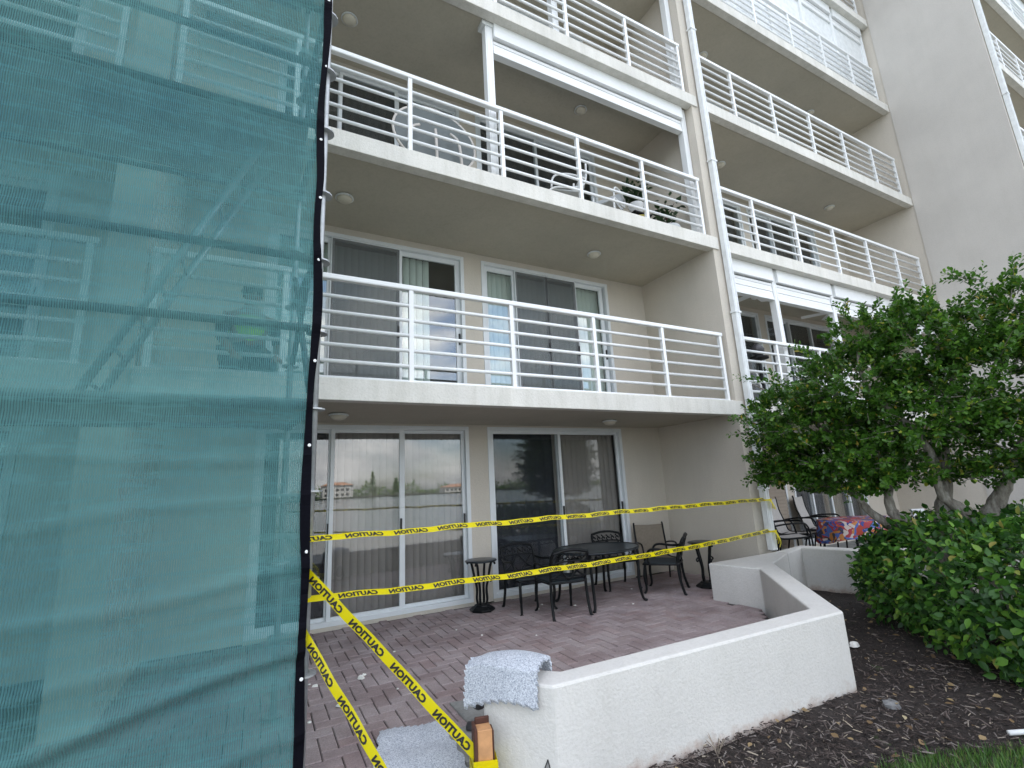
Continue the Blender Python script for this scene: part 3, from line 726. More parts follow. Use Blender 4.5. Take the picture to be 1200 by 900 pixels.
for z in (2.06, 4.06, 6.06):
    for x0, x1 in ((.2, -2.3), (-2.36, -4.8)):
        for i in range(4):
            b = MB(); b.box(x1+.02, x0-.02, 3.21+.215*i, 3.21+.215*i+.205, z, z+.045); b.build('deck_board', 'plank', SC, world=True)
    pass
# access ladder between the decks
la = MB()
for dx in (0, .34): la.tube([(-.96, 3.5+dx, 2.11), (-.10, 3.5+dx, 4.06)], .026, 8)
lo = la.build('ladder', 'galv', SC, smooth=True, world=True)
for i in range(9):
    f = (i+.5)/9; a = Vector((-.96, 3.5, 2.11)).lerp(Vector((-.10, 3.5, 4.06)), f)
    r_ = MB(); r_.tube([a, a+Vector((0, .34, 0))], .012, 6); r_.build('rung', 'galv', lo)

NX, NZ = 240, 260
x0, x1, z0, z1 = -4.6, .245, -.04, 7.4
vv = np.zeros((NZ, NX, 3))
X, Zg = np.meshgrid(np.linspace(x0, x1, NX), np.linspace(z0, z1, NZ))
def smoothpeak(d, w_): return np.exp(-(d/w_)**2)
Yn = 3.085 + 0*X
for zl in (2.05, 2.55, 3.03, 4.05, 5.05, 6.05): Yn -= .018*smoothpeak(Zg-zl, .05)       # pressed out by the ledgers
for xl in (.26, -2.3): Yn -= .02*smoothpeak(X-xl, .06)
Yn += .025*np.sin(X*2.1+Zg*.4)*np.sin(Zg*1.7) + .006*np.sin(X*9+2*np.sin(Zg*2))
# slack diagonal folds low down
for (za, zb, amp, wd) in ((.35, .68, .065, .04), (.30, .62, -.05, .05), (.95, 1.10, .035, .03), (1.38, 1.52, .02, .02), (.62, .80, .03, .03), (.12, .25, .045, .04), (1.75, 1.72, .02, .02)):
    line = zb + (za-zb)*np.clip((x1-X)/1.6, 0, 1.6) + .02*np.sin(X*4+za*7)
    Yn += -.6*amp*smoothpeak(Zg-line, wd)*np.clip((X+2.2)/1.2, 0, 1)
rr = np.random.default_rng(3)
for _ in range(60):
    cx, cz = rr.uniform(-2.2, .2), rr.uniform(0, 4.5); ln = rr.uniform(.1, .4); sl_ = rr.normal(.05, .15)
    dz_ = Zg-(cz+sl_*(X-cx)); Yn += rr.choice([-1, 1])*.007*smoothpeak(dz_, .012)*smoothpeak(X-cx, ln)
edge = .008*np.sin(Zg*2.9)+.004*np.sin(Zg*7.1+1) - .009*np.abs(np.sin(math.pi*Zg*.8+.4))
X = X + edge*np.clip((X+.3)/.5, 0, 1)
Yn = np.where(X > .17, Yn + (X-.17)*.15, Yn)
V = np.stack([X, Yn, Zg], -1).reshape(-1, 3)
ii = np.arange(NZ*NX).reshape(NZ, NX); F = np.stack([ii[:-1, :-1], ii[:-1, 1:], ii[1:, 1:], ii[1:, :-1]], -1).reshape(-1, 4)
net = put('debris_netting', np_mesh('debris_netting', V, F, np.zeros(len(F)), 'net', True))
tag(net, 'teal debris netting sheet with a black edge hung over the scaffold', 'netting')
ev = V.reshape(NZ, NX, 3)[:, -1]
hem = MB()
for i in range(NZ):
    x, y, z = ev[i]; q = .008*math.sin(z*5.3)
    for a, b in ((-.004, -.014), (.042+q, -.010+.03*math.sin(z*3.7)), (.042+q, .002+.03*math.sin(z*3.7)), (-.004, .010)): hem.v.append((x+a, y+b, z))
for i in range(NZ-1):
    for k in range(4): a = i*4+k; b = i*4+(k+1) % 4; hem.f.append((a, b, b+4, a+4))
hem.build('edge_band', 'black_tape', net, smooth=False)
gr = MB(); gr.lathe([(.004, 0), (.009, 0), (.010, .002), (.007, .004), (.004, .003)], seg=14); grm = gr.mesh('grommet'); grm.materials.append(MT['white']); grm.shade_smooth()
for z in (.55, 1.22, 1.80, 2.33, 2.98, 3.44, 3.90, 4.5, 5.1, 5.9):
    i = int((z-z0)/(z1-z0)*(NZ-1)); x, y, zz = ev[i]
    put('grommet', grm, net, (x+.026, y-.016+.014*math.sin(zz*3.7), zz), (R(90), 0, 0))

# ================================================================ WORKER
def skin_mesh(name, joints, edges, m, sub=2):
    """joints: list of (pos, rx, ry); root is joint 0"""
    me = bpy.data.meshes.new(name); me.from_pydata([j[0] for j in joints], edges, [])
    o = bpy.data.objects.new(name, me); COL.objects.link(o)
    sk = o.modifiers.new('skin', 'SKIN'); sk.use_smooth_shade = True
    for i, j in enumerate(joints): me.skin_vertices[0].data[i].radius = (j[1], j[2]); me.skin_vertices[0].data[i].use_root = (i == 0)
    su = o.modifiers.new('sub', 'SUBSURF'); su.levels = su.render_levels = sub
    dg = bpy.context.evaluated_depsgraph_get(); e = bpy.data.meshes.new_from_object(o.evaluated_get(dg)); e.name = name
    bpy.data.objects.remove(o); e.materials.clear(); e.materials.append(MT[m]); e.shade_smooth(); return e
# kneeling on the balcony, facing the slab edge; local frame: +y is behind the worker, z from the slab
J = [((0, .10, .28), .15, .12), ((0, .05, .42), .15, .11), ((0, -.02, .58), .17, .11), ((0, -.05, .67), .10, .08), ((0, -.07, .73), .055, .055), ((0, -.085, .80), .075, .085), ((0, -.085, .875), .07, .08)]
E_ = [(0, 1), (1, 2), (2, 3), (3, 4), (4, 5), (5, 6)]
def chain(start, pts):
    p = start
    for q in pts: J.append(q); E_.append((p, len(J)-1)); p = len(J)-1
    return p
for s in (-1, 1):
    e = chain(2, [((s*.19, -.03, .60), .065, .06), ((s*.25, -.08, .40), .048, .045), ((s*.20, -.26, .24), .036, .033), ((s*.17, -.34, .17), .026, .022), ((s*.165, -.40, .14), .034, .016)])
    for i in range(4): chain(e, [((s*(.145+.018*i), -.44-.006*(i in (1, 2)), .125), .009, .009), ((s*(.147+.017*i), -.468-.01*(i in (1, 2)), .10), .008, .008), ((s*(.148+.016*i), -.475-.01*(i in (1, 2)), .078), .007, .007)])
    chain(e, [((s*.125, -.40, .12), .010, .010), ((s*.115, -.43, .10), .009, .009)])
    chain(0, [((s*.11, .02, .22), .095, .09), ((s*.15, -.24, .12), .068, .065), ((s*.15, -.05, .06), .055, .05), ((s*.14, .20, .05), .042, .04), ((s*.14, .27, .07), .04, .04), ((s*.14, .24, .02), .035, .025)])
pm_ = skin_mesh('person', J, E_, 'skin')
WK = put('person', pm_, None, (-.16, 4.98, LV[1]+.002), (0, 0, R(12)))
WM[WK.name] = Matrix.Identity(4)
tag(WK, 'worker in a hi-vis green top kneeling on the balcony behind the netting', 'person')
vj = [((0, .09, .36), .175, .135), ((0, .04, .46), .178, .135), ((0, -.02, .58), .20, .138), ((0, -.045, .66), .13, .10)]
put('vest', skin_mesh('vest', vj, [(0, 1), (1, 2), (2, 3)], 'vest'), WK)
TJ = [((0, .10, .26), .165, .135)]; TE = []
for s in (-1, 1):
    k0 = len(TJ); TJ += [((s*.11, .02, .22), .108, .10), ((s*.15, -.24, .12), .08, .078), ((s*.15, -.05, .06), .066, .06), ((s*.14, .18, .05), .054, .05)]
    TE += [(0, k0), (k0, k0+1), (k0+1, k0+2), (k0+2, k0+3)]
put('trousers', skin_mesh('trousers', TJ, TE, 'denim'), WK)
SJ = []; SE = []
for s in (-1, 1):
    k0 = len(SJ); SJ += [((s*.17, -.03, .61), .078, .072), ((s*.24, -.07, .43), .06, .056), ((s*.22, -.2, .30), .048, .045)]
    SE += [(k0, k0+1), (k0+1, k0+2)]
for q, s in enumerate((-1, 1)): put('sleeve', skin_mesh('sleeve', SJ[q*3:q*3+3], [(0, 1), (1, 2)], 'denim'), WK)
hr = MB(); hr.lathe([(.088, -.01), (.098, .03), (.092, .07), (.06, .10), (.005, .112)], (0, -.075, .83), 18, .95, 1.08); hr.build('hair', 'hair', WK, smooth=True)
fc = MB()
fc.lathe([(.006, 0), (.012, .012), (.010, .03), (.002, .045)], (0, -.172, .80), 8); fc.build('nose', 'skin', WK, smooth=True)
for s in (-1, 1):
    ey = MB(); ey.lathe([(.002, -.008), (.008, -.004), (.008, .004), (.002, .008)], (s*.03, -.162, .845), 8); ey.build('eye', 'ink', WK)
    ea = MB(); ea.lathe([(.004, -.03), (.012, -.015), (.013, .012), (.005, .028)], (s*.083, -.08, .83), 8, .6, 1.2); ea.build('ear', 'skin', WK)
mo = MB(); mo.box(-.022, .022, -.162, -.155, .768, .774); mo.build('mouth', 'bark_edge', WK)

# ================================================================ CAUTION TAPE
fc_ = bpy.data.curves.new('word', 'FONT'); fc_.body = 'CAUTION'; fc_.size = 1; fc_.offset = .055; fc_.space_character = 1.05; fc_.resolution_u = 2
fo = bpy.data.objects.new('word', fc_); COL.objects.link(fo)
wme = bpy.data.meshes.new_from_object(fo.evaluated_get(bpy.context.evaluated_depsgraph_get())); bpy.data.objects.remove(fo)
bmw = bmesh.new(); bmw.from_mesh(wme); bmesh.ops.triangulate(bmw, faces=bmw.faces)
WV = np.array([v.co[:] for v in bmw.verts]); bmw.verts.index_update(); WF = [tuple(v.index for v in f.verts) for f in bmw.faces]; bmw.free()
WV[:, 0] -= WV[:, 0].min(); WV[:, 1] -= WV[:, 1].min(); WORD_L = WV[:, 0].max(); WORD_H = WV[:, 1].max()
def tape(label, pts, width=.076, up0=(0, 0, 1), up1=None, s0=.05, pitch=.44, wlen=.30, sag=.03):
    path = curve_pts(pts, 30) if len(pts) > 2 else [Vector(pts[0]).lerp(Vector(pts[1]), i/60) for i in range(61)]
    n = len(path)
    for i in range(n): path[i] = path[i] - Vector((0, 0, sag*4*(i/(n-1))*(1-i/(n-1))))
    cum = [0]
    for a, b in zip(path[:-1], path[1:]): cum.append(cum[-1]+(b-a).length)
    tot = cum[-1]; u0 = Vector(up0); u1 = Vector(up1 or up0)
    fr = []
    for i in range(n):
        t = (path[min(i+1, n-1)]-path[max(i-1, 0)]).normalized(); u = u0.lerp(u1, cum[i]/tot); u = (u - t*u.dot(t)).normalized(); nn = t.cross(u)
        rp_ = .006*math.sin(cum[i]*7)+.004*math.sin(cum[i]*19+1)
        fr.append((path[i]+nn*rp_, t, u, nn))
    def at(s, h):
        s = min(max(s, 0), tot); i = max(0, min(n-2, int(np.searchsorted(cum, s))-1)); f = (s-cum[i])/(cum[i+1]-cum[i])
        p = fr[i][0].lerp(fr[i+1][0], f); u = fr[i][2].lerp(fr[i+1][2], f).normalized(); nn = fr[i][3].lerp(fr[i+1][3], f).normalized()
        return p + u*h*(1-.25*(abs(h)/width)) + nn*(.0012*math.cos(h/width*3)), nn
    b = MB(); rows = 5; m = int(tot/.05)+2
    for i in range(m):
        for k in range(rows): b.v.append(tuple(at(tot*i/(m-1), width*(k/(rows-1)-.5))[0]))
    for i in range(m-1):
        for k in range(rows-1): a = i*rows+k; b.f.append((a, a+1, a+rows+1, a+rows))
    o = b.build('caution_tape', 'yellow', smooth=True); tag(o, label, 'tape', 'yellow caution tapes')
    s = s0; wl_, wh = wlen, width*.68
    while s < tot-.05:
        for side in (-1, 1):
            vs = []
            ok = True
            for x, y, _ in WV:
                q = s + wl_ - x/WORD_L*wl_           # mirrored: the print is read from the other side
                if q > tot or q < 0: ok = False
                p, nn = at(q, (y/WORD_H-.5)*wh - width*.08); vs.append(tuple(p + nn*.0022*side))
            if side == -1 or True:
                w_ = MB(); w_.add(vs, WF)
                me = w_.mesh('printed_word'); me.materials.append(MT['ink']); put('printed_word', me, o)
        s += pitch
    return o
NE = (.265, 3.12)
tape('upper long caution tape from the netting across the doors to the downspout', [(NE[0], NE[1], 1.255), (6.41, YF-.06, 1.14)], up0=(.1, .84, .54), up1=(0, .5, .86), s0=-.10, pitch=.33, wlen=.25, width=.06, sag=.0)
tape('lower long caution tape sagging in front of the patio chairs to the downspout', [(NE[0], NE[1]+.02, .925), (6.41, YF-.06, .71)], up0=(.1, .86, .50), up1=(0, .4, .92), s0=.2, pitch=.33, wlen=.25, width=.058, sag=.06)
tape('caution tape running from the netting down to the wooden stake', [(NE[0], NE[1], 1.09), (1.135, 2.64, .085)], s0=.06, up0=(.25, -.25, 1), up1=(.5, -.1, 1), sag=.0, width=.064, pitch=.33, wlen=.26)
tape('lowest caution tape descending from the netting past the grey carpet piece', [(NE[0], NE[1]+.03, .77), (.64, 2.62, .13)], s0=.10, up0=(.35, -.1, 1), sag=-.0, width=.060, pitch=.33, wlen=.26)
# loops of tape round the downspout
for z in (1.13, .70):
    b = MB(); pts = [(6.40, YF-.10), (6.54, YF-.10), (6.54, YF+.005), (6.40, YF+.005)]
    b.v = [(x, y, zz) for zz in (z-.012, z+.012) for x, y in pts]; b.f = [(i, (i+1) % 4, 4+(i+1) % 4, 4+i) for i in range(4)]
    o = b.build('tape_loop', 'yellow'); tag(o, 'yellow tape knotted round the white downspout, %s knot' % ('upper' if z > 1 else 'lower'), 'tape', 'tape knots on the downspout')
    t_ = MB()
    for q in range(3):
        pp = curve_pts([(6.47+.02*q, YF-.105, z), (6.49+.03*q, YF-.13, z-.05-.04*q), (6.50+.015*q, YF-.115, z-.12-.05*q*(z < 1))], 5)
        for i in range(len(pp)-1):
            a, c = pp[i], pp[i+1]; wv_ = Vector((.016, .004, 0)); t_.add([a-wv_, a+wv_, c+wv_, c-wv_], [(0, 1, 2, 3)])
    t_.build('loose_end', 'yellow', o)

# ================================================================ STAKE, CARPETS, SPOTLIGHT, DEBRIS
ST = empty('wooden_stake', 'short sawn timber stake with caution tape wound round it', 'stake', (1.145, 2.66, -.1), R(-14))
b = MB(); b.box(-.040, .040, -.040, .040, 0, .345); b.build('post', 'wood', ST, bevel=.004)
b = MB(); b.box(-.058, -.0405, -.05, .052, 0, .36); b.box(.0405, .052, -.03, .045, 0, .335); b.box(-.04, .04, .0405, .058, 0, .375); b.build('bark_edge', 'bark_edge', ST, bevel=.006)
b = MB()
for (za, zb, d, tw) in ((.165, .215, .004, .01), (.135, .18, .008, -.015), (.07, .13, .006, .02), (.01, .06, .004, -.01)):
    pts = [(-.062-d, -.054-d), (.056+d, -.048-d), (.058+d, .060+d), (-.062-d, .062+d)]
    o0 = len(b.v); b.v += [(x, y, za+tw*(i % 2)) for i, (x, y) in enumerate(pts)] + [(x, y, zb-tw*(i % 3)) for i, (x, y) in enumerate(pts)]
    b.f += [tuple(o0+q for q in (i, (i+1) % 4, 4+(i+1) % 4, 4+i)) for i in range(4)]
b.build('wound_tape', 'yellow', ST)

# carpet lying flat
b = MB(); n = 26; P00, P10, P11, P01 = Vector((.77, 3.46, 0)), Vector((1.15, 3.38, 0)), Vector((1.10, 2.70, 0)), Vector((.60, 2.86, 0))
for lay in (.012, 0):
    for j in range(n):
        for i in range(n):
            u, v = i/(n-1), j/(n-1); p = P00.lerp(P10, u).lerp(P01.lerp(P11, u), v)
            jt = .012*math.sin(i*2.3+j*1.1) if i in (0, n-1) or j in (0, n-1) else 0
            b.v.append((p.x+jt, p.y+jt*.7, .006+lay+.006*math.sin(u*7+v*4)+.004*math.sin(v*13)))
for j in range(n-1):
    for i in range(n-1):
        a = j*n+i; b.f.append((a, a+n, a+n+1, a+1)); a += n*n; b.f.append((a, a+1, a+n+1, a+n))
rim = [i for i in range(n)] + [j*n+n-1 for j in range(1, n)] + [(n-1)*n+i for i in range(n-2, -1, -1)] + [j*n for j in range(n-2, 0, -1)]
for a, c in zip(rim, rim[1:]+rim[:1]): b.f.append((a, c, c+n*n, a+n*n))
tag(b.build('carpet_piece', 'carpet', smooth=False), 'speckled grey carpet offcut lying flat on the pavers', 'carpet', 'grey carpet offcuts')
# carpet draped over the wall end: arch across the wall, hanging past the end
b = MB(); n, m = 30, 34
ax = Vector((-.66, .75, 0)); cr = Vector((-.75, -.66, 0))       # along the wall to its free end, and outward to the front
base = Vector((1.555, 2.54, 0))
for lay in (0, -.016):
    for j in range(m):
        for i in range(n):
            u, v = i/(n-1), j/(n-1)
            al = .075 + u*.45                                            # along
            s_ = (v-.48)*.46                                            # across: <0 patio side, >0 front side
            hw = .125 + .02*math.sin(u*5)
            if abs(s_) < hw: x_ = s_; z_ = .525 + lay - 1.6*s_*s_ + .02*math.sin(u*4)
            else:
                ex = abs(s_)-hw; x_ = math.copysign(hw + .16*ex, s_); z_ = .525 + lay - 1.6*hw*hw - ex*.97 + .02*math.sin(u*4)
            if u > .8: z_ -= (u-.8)**1.5*(.12 if s_ > 0 else .3)
            jt = .008*math.sin(j*2.7+i*1.9) if (i in (0, n-1) or j in (0, m-1)) else 0
            p = base + ax*(al+jt) + cr*(x_ + (lay*.6 if s_ > 0 else -lay*.6))
            b.v.append((p.x, p.y, z_+jt))
for j in range(m-1):
    for i in range(n-1):
        a = j*n+i; b.f.append((a, a+1, a+n+1, a+n)); a += n*m; b.f.append((a, a+n, a+n+1, a+1))
rim = [i for i in range(n)] + [j*n+n-1 for j in range(1, m)] + [(m-1)*n+i for i in range(n-2, -1, -1)] + [j*n for j in range(m-2, 0, -1)]
for a, c in zip(rim, rim[1:]+rim[:1]): b.f.append((a, a+n*m, c+n*m, c))
tag(b.build('carpet_piece', 'carpet', smooth=False), 'speckled grey carpet offcut curled over the end of the low wall', 'carpet', 'grey carpet offcuts')
# spotlight lying by the wall end
SPT = empty('garden_spotlight', 'dark grey garden spotlight lying loose at the wall end', 'lamp', (1.36, 3.22, 0), 0)
b = MB(); b.lathe([(.022, .10), (.05, .06), (.062, .0), (.055, -.05), (.03, -.075), (.004, -.08)], (0, 0, .17), 18); b.build('lamp_head', 'lampmetal', SPT, smooth=True)
b = MB(); b.tube(curve_pts([(.06, -.02, .17), (.075, -.02, .10), (.03, -.04, .03), (-.03, -.09, .03)], 5), .010, 8); b.build('cable', 'seal', SPT, smooth=True)
b = MB(); b.tube([(-.10, -.05, .035), (-.02, -.16, .03)], [.026, .022], 12); b.build('ground_spike', 'lampmetal', SPT, smooth=True)
# paint chips on the pavers
def chips():
    k = 0
    spots = [(.50, 4.55, .028), (.62, 4.05, .03), (.66, 4.2, .012), (.46, 4.62, .014), (.85, 4.5, .035), (.88, 4.56, .02), (1.05, 4.1, .012), (1.25, 5.0, .015), (2.15, 4.95, .014), (3.15, 5.5, .03), (3.25, 5.3, .025), (3.3, 5.65, .02), (3.6, 5.35, .02), (3.7, 5.2, .018), (2.0, 5.3, .012), (.36, 4.3, .02), (.40, 3.9, .016), (4.75, 5.6, .016), (4.2, 4.95, .015), (2.6, 4.6, .012)]
    for (x, y, r) in spots:
        b = MB(); n_ = 6; a0 = random.random()*6
        ring = [(r*random.uniform(.6, 1.2)*math.cos(a0+i), r*random.uniform(.5, 1.1)*math.sin(a0+i)) for i in [2*math.pi*q/n_ for q in range(n_)]]
        b.v = [(x_, y_, 0) for x_, y_ in ring] + [(x_*.7, y_*.7, r*random.uniform(.3, .7)) for x_, y_ in ring]
        b.f = [tuple(range(n_, 2*n_))] + [(i, (i+1) % n_, n_+(i+1) % n_, n_+i) for i in range(n_)]
        o = b.build('paint_chip', 'chip', None, (x, y, .001)); tag(o, 'small white flake of fallen paint lying on the patio pavers', 'debris', 'paint flakes on the patio'); k += 1
chips()
# stone in the mulch, white litter, white pipe end
b = MB(); b.lathe([(.05, 0), (.095, .015), (.085, .05), (.045, .07), (.005, .075)], seg=11, sx=1.2); b.v = [(x*.6, y*.6, z*.6) for x, y, z in b.v]; b.v = [(x+random.uniform(-.012, .012), y+random.uniform(-.012, .012), z) for x, y, z in b.v]
tag(b.build('stone', 'rock', None, (4.0, 2.1, -.135)), 'grey stone half sunk in the mulch near the wall corner', 'stone')
b = MB(); b.lathe([(.02, 0), (.04, .01), (.03, .04), (.004, .05)], seg=7, sx=1.4); tag(b.build('paint_chip', 'chip', None, (5.0, 2.85, -.12)), 'white lump on the mulch behind the wall corner', 'debris')
b = MB(); b.tube([(0, 0, 0), (.35, -.22, .02)], .014, 12); tag(b.build('pipe', 'white', None, (4.05, 1.51, -.085), smooth=True), 'short white plastic pipe end by the lawn edge', 'pipe')
b = MB()
for q in range(9):
    a = random.random()*6; b.tube(curve_pts([(0, 0, 0), (.02*math.cos(a), .02*math.sin(a), .05), (.06*math.cos(a), .06*math.sin(a), .08+random.random()*.06)], 3), [.003]*6+[.001], 4)
tag(b.build('dry_weed', 'tanblind', None, (2.52, 2.34, -.14)), 'dry weed tuft at the foot of the white wall', 'weed')

# ================================================================ PATIO FURNITURE
def scroll(b, pts, r=.009, seg=6, n=6): b.tube(curve_pts(pts, n), r, seg)
def armchair(label, loc, rz):
    """faces +y, back at -y"""
    t = empty('patio_chair', label, 'chair', loc, rz, 'black cast patio chairs'); H = .72
    b = MB(); n_ = 14
    top = [(-.235+.47*i/n_, -.20+.035*math.sin(math.pi*i/n_), .395) for i in range(n_+1)]
    b.prism([(-.23, -.2), (.23, -.2), (.25, .2), (.18, .245), (-.18, .245), (-.25, .2)], .372, .396); b.build('seat', 'seat_mesh', t, bevel=.01)
    b = MB(); b.tube(curve_pts([(-.235, -.2, .375), (.235, -.2, .375), (.255, .2, .375), (.18, .25, .375), (-.18, .25, .375), (-.255, .2, .375), (-.235, -.2, .375)], 4), .012, 6); b.build('seat_frame', 'iron', t, smooth=True)
    for s in (-1, 1):
        b = MB(); b.tube(curve_pts([(s*.225, .225, .375), (s*.235, .245, .22), (s*.225, .235, .06), (s*.24, .265, 0)], 5), [.019]*8+[.015]*7+[.021], 8); b.build('leg', 'iron', t, smooth=True)
        b = MB(); b.tube(curve_pts([(s*.225, -.20, .40), (s*.23, -.21, .2), (s*.235, -.25, .03), (s*.24, -.275, 0)], 5), [.018]*15+[.021], 8); b.build('leg', 'iron', t, smooth=True)
        b = MB(); b.tube(curve_pts([(s*.22, -.195, .375), (s*.225, -.22, .52), (s*.235, -.275, .66), (s*.215, -.31, H)], 5), .018, 8); b.build('back_post', 'iron', t, smooth=True)
        b = MB(); b.tube(curve_pts([(s*.23, -.245, .58), (s*.265, -.1, .56), (s*.275, .08, .575), (s*.27, .16, .545), (s*.255, .18, .46), (s*.25, .16, .385)], 5), .016, 8); b.build('arm', 'iron', t, smooth=True)
    b = MB()
    b.tube(curve_pts([(-.225, -.31, H-.01), (-.1, -.315, H+.018), (0, -.318, H+.025), (.1, -.315, H+.018), (.225, -.31, H-.01)], 5), .018, 8); b.build('top_rail', 'iron', t, smooth=True)
    b = MB()
    yb = lambda z: -.205 - (z-.40)*.34
    def Pz(x, z): return (x, yb(z), z)
    scroll(b, [Pz(-.225, .60), Pz(-.1, .615), Pz(.1, .615), Pz(.225, .60)], .012)
    for i in range(6):
        x = -.19+.076*i; scroll(b, [Pz(x, .61), Pz(x+.03, .645), Pz(x, .67), Pz(x-.02, .645), Pz(x+.03, .70)], .010, 5, 4)
    scroll(b, [Pz(-.21, .43), Pz(-.1, .50), Pz(0, .60), Pz(.1, .50), Pz(.21, .43)], .012)
    scroll(b, [Pz(-.20, .60), Pz(-.12, .52), Pz(-.04, .44), Pz(0, .40)], .011); scroll(b, [Pz(.20, .60), Pz(.12, .52), Pz(.04, .44), Pz(0, .40)], .011)
    scroll(b, [Pz(-.225, .44), Pz(0, .425), Pz(.225, .44)], .012)
    b.build('back_scrollwork', 'iron', t, smooth=True)
    return t
c1 = armchair('black patio chair between the door and a facing chair, left of the table', (3.10, 5.62, 0), R(178))
dup(c1, (3.30, 5.16, 0), R(-8), 'black patio chair nearest the camera, left of the table, facing the doors')
dup(c1, (4.72, 5.86, 0), R(165), 'black patio chair behind the table against the right door')
dup(c1, (5.05, 5.22, 0), R(38), 'black patio chair right of the table in front of the tan chair')
# round/oval table
TB = empty('patio_table', 'black cast oval patio table with a dark mottled top', 'table', (3.99, 5.33, 0), R(4))
b = MB(); b.lathe([(.55, -.028), (.60, -.018), (.605, -.004), (.585, .004), (.56, .0), (.30, .001), (.01, .001)], (0, 0, .655), 48, 1.03, .80); b.build('tabletop', 'green_top', TB, smooth=True)
b = MB(); b.tube([(.585*1.03*math.cos(q*math.pi/24), .585*.8*math.sin(q*math.pi/24), .653) for q in range(49)], .012, 6); b.build('rim', 'iron', TB, smooth=True)
b = MB()
for i in range(26):
    q = i*2*math.pi/26; c, s = math.cos(q), math.sin(q); c2, s2 = math.cos(q+.12), math.sin(q+.12)
    scroll(b, [(.53*c, .41*s, .635), (.52*c2, .40*s2, .60), (.53*c, .41*s, .575), (.53*math.cos(q+.24), .41*math.sin(q+.24), .58)], .007, 5, 3)
b.build('apron_scrollwork', 'iron', TB, smooth=True)
for sx in (-1, 1):
    for sy in (-1, 1):
        b = MB(); b.tube(curve_pts([(sx*.36, sy*.28, .63), (sx*.40, sy*.33, .5), (sx*.385, sy*.33, .25), (sx*.40, sy*.355, .05), (sx*.44, sy*.38, .0)], 5), [.022]*5+[.018]*8+[.017]*5+[.022]*3, 8); b.build('leg', 'iron', TB, smooth=True)
# pedestal side tables
def pedestal(label, loc, rz):
    t = empty('side_table', label, 'table', loc, rz, 'black cast pedestal side tables')
    b = MB(); b.lathe([(.17, -.02), (.20, -.016), (.205, -.004), (.195, .003), (.01, .002)], (0, 0, .60), 32); b.build('tabletop', 'green_top', t, smooth=True)
    for k in range(4):
        q = k*math.pi/2+.5; c, s = math.cos(q), math.sin(q); P_ = lambda r, z: (r*c, r*s, z)
        b = MB(); b.tube(curve_pts([P_(.19, .55), P_(.165, .585), P_(.13, .55), P_(.10, .42), P_(.065, .26), P_(.07, .14), P_(.055, .06)], 5), [.013]*10+[.016]*21, 7); b.build('leg', 'iron', t, smooth=True)
        b = MB(); b.tube(curve_pts([P_(.105, .40), P_(.14, .37), P_(.125, .345), P_(.105, .36)], 4), .010, 6); b.build('leg_scroll', 'iron', t, smooth=True)
    b = MB(); b.lathe([(.155, 0), (.165, .02), (.13, .045), (.10, .06), (.09, .075), (.01, .08)], seg=8); b.build('base', 'iron', t, bevel=.006)
    return t
s1 = pedestal('black pedestal table between the two glass doors', (2.58, 5.90, 0), .3)
dup(s1, (5.62, 5.02, 0), .9, 'black pedestal table in front of the low wall block, right of the chairs')
def slingchair(label, loc, rz, fab, group, H=.80):
    t = empty('sling_chair', label, 'chair', loc, rz, group)
    b = MB(); n_ = 10; rows = []
    prof = [(.24, .36), (.1, .345), (-.1, .335), (-.2, .35), (-.235, .42), (-.27, .55), (-.315, .70), (-.335, H)]
    prof = [(p.x, p.y) for p in curve_pts([(a, c, 0) for a, c in prof], 3)]
    vs = [(x, y, z - .010*math.cos(x/.22*1.5)) for (y, z) in prof for x in (-.22, -.11, 0, .11, .22)]
    b.add(vs, [(i*5+k, i*5+k+1, (i+1)*5+k+1, (i+1)*5+k) for i in range(len(prof)-1) for k in range(4)]); b.build('sling', fab, t, smooth=True)
    for s in (-1, 1):
        b = MB(); b.tube([(s*.23, y, z) for y, z in prof]+[(s*.225, -.345, H+.025)], .014, 8); b.build('side_rail', 'iron', t, smooth=True)
        b = MB(); b.tube(curve_pts([(s*.25, .22, 0), (s*.25, .235, .3), (s*.255, .19, .53), (s*.265, .05, .56), (s*.255, -.15, .545), (s*.24, -.275, .52)], 5), .013, 8); b.build('arm', 'iron', t, smooth=True)
        b = MB(); b.tube(curve_pts([(s*.23, -.19, .35), (s*.24, -.23, .18), (s*.245, -.27, 0)], 4), .013, 8); b.build('leg', 'iron', t, smooth=True)
    b = MB(); b.tube([(-.23, .2, .33), (.23, .2, .33)], .012, 6); b.tube([(-.23, -.19, .33), (.23, -.19, .33)], .012, 6); b.build('cross_bar', 'iron', t, smooth=True)
    return t
slingchair('tan sling chair with black frame in the patio corner', (5.42, 5.74, 0), R(152), 'sling', 'sling chairs', .80)
# next patio: three grey sling chairs and a cloth-covered table
g1 = slingchair('grey sling chair seen side-on at the front of the next patio', (8.35, 5.55, 0), R(-125), 'greysling', 'grey sling chairs on the next patio', .88)
g1.scale = (1.14, 1.14, 1.14)
dup(g1, (8.95, 5.75, 0), R(-166), 'grey sling chair facing out in the middle of the next patio, behind the side-on one')
dup(g1, (9.9, 5.8, 0), R(-166), 'grey sling chair farthest back, behind the cloth-covered table')
b = MB(); n_ = 48; rows = [(.0, .62), (.45, .62), (.58, .615), (.60, .59), (.615, .45), (.635, .28)]
for ri, (r, z) in enumerate(rows):
    for k in range(n_):
        q = 2*math.pi*k/n_; rr_ = r*(1+(.05*math.sin(q*9)*(ri >= 4)*(ri-3)*.6)); b.v.append((rr_*math.cos(q)*1.35, rr_*math.sin(q)*.95, z-(.05*math.cos(4*q) if ri == 5 else 0)))
b.f = [(i*n_+k, i*n_+(k+1) % n_, (i+1)*n_+(k+1) % n_, (i+1)*n_+k) for i in range(len(rows)-1) for k in range(n_)]
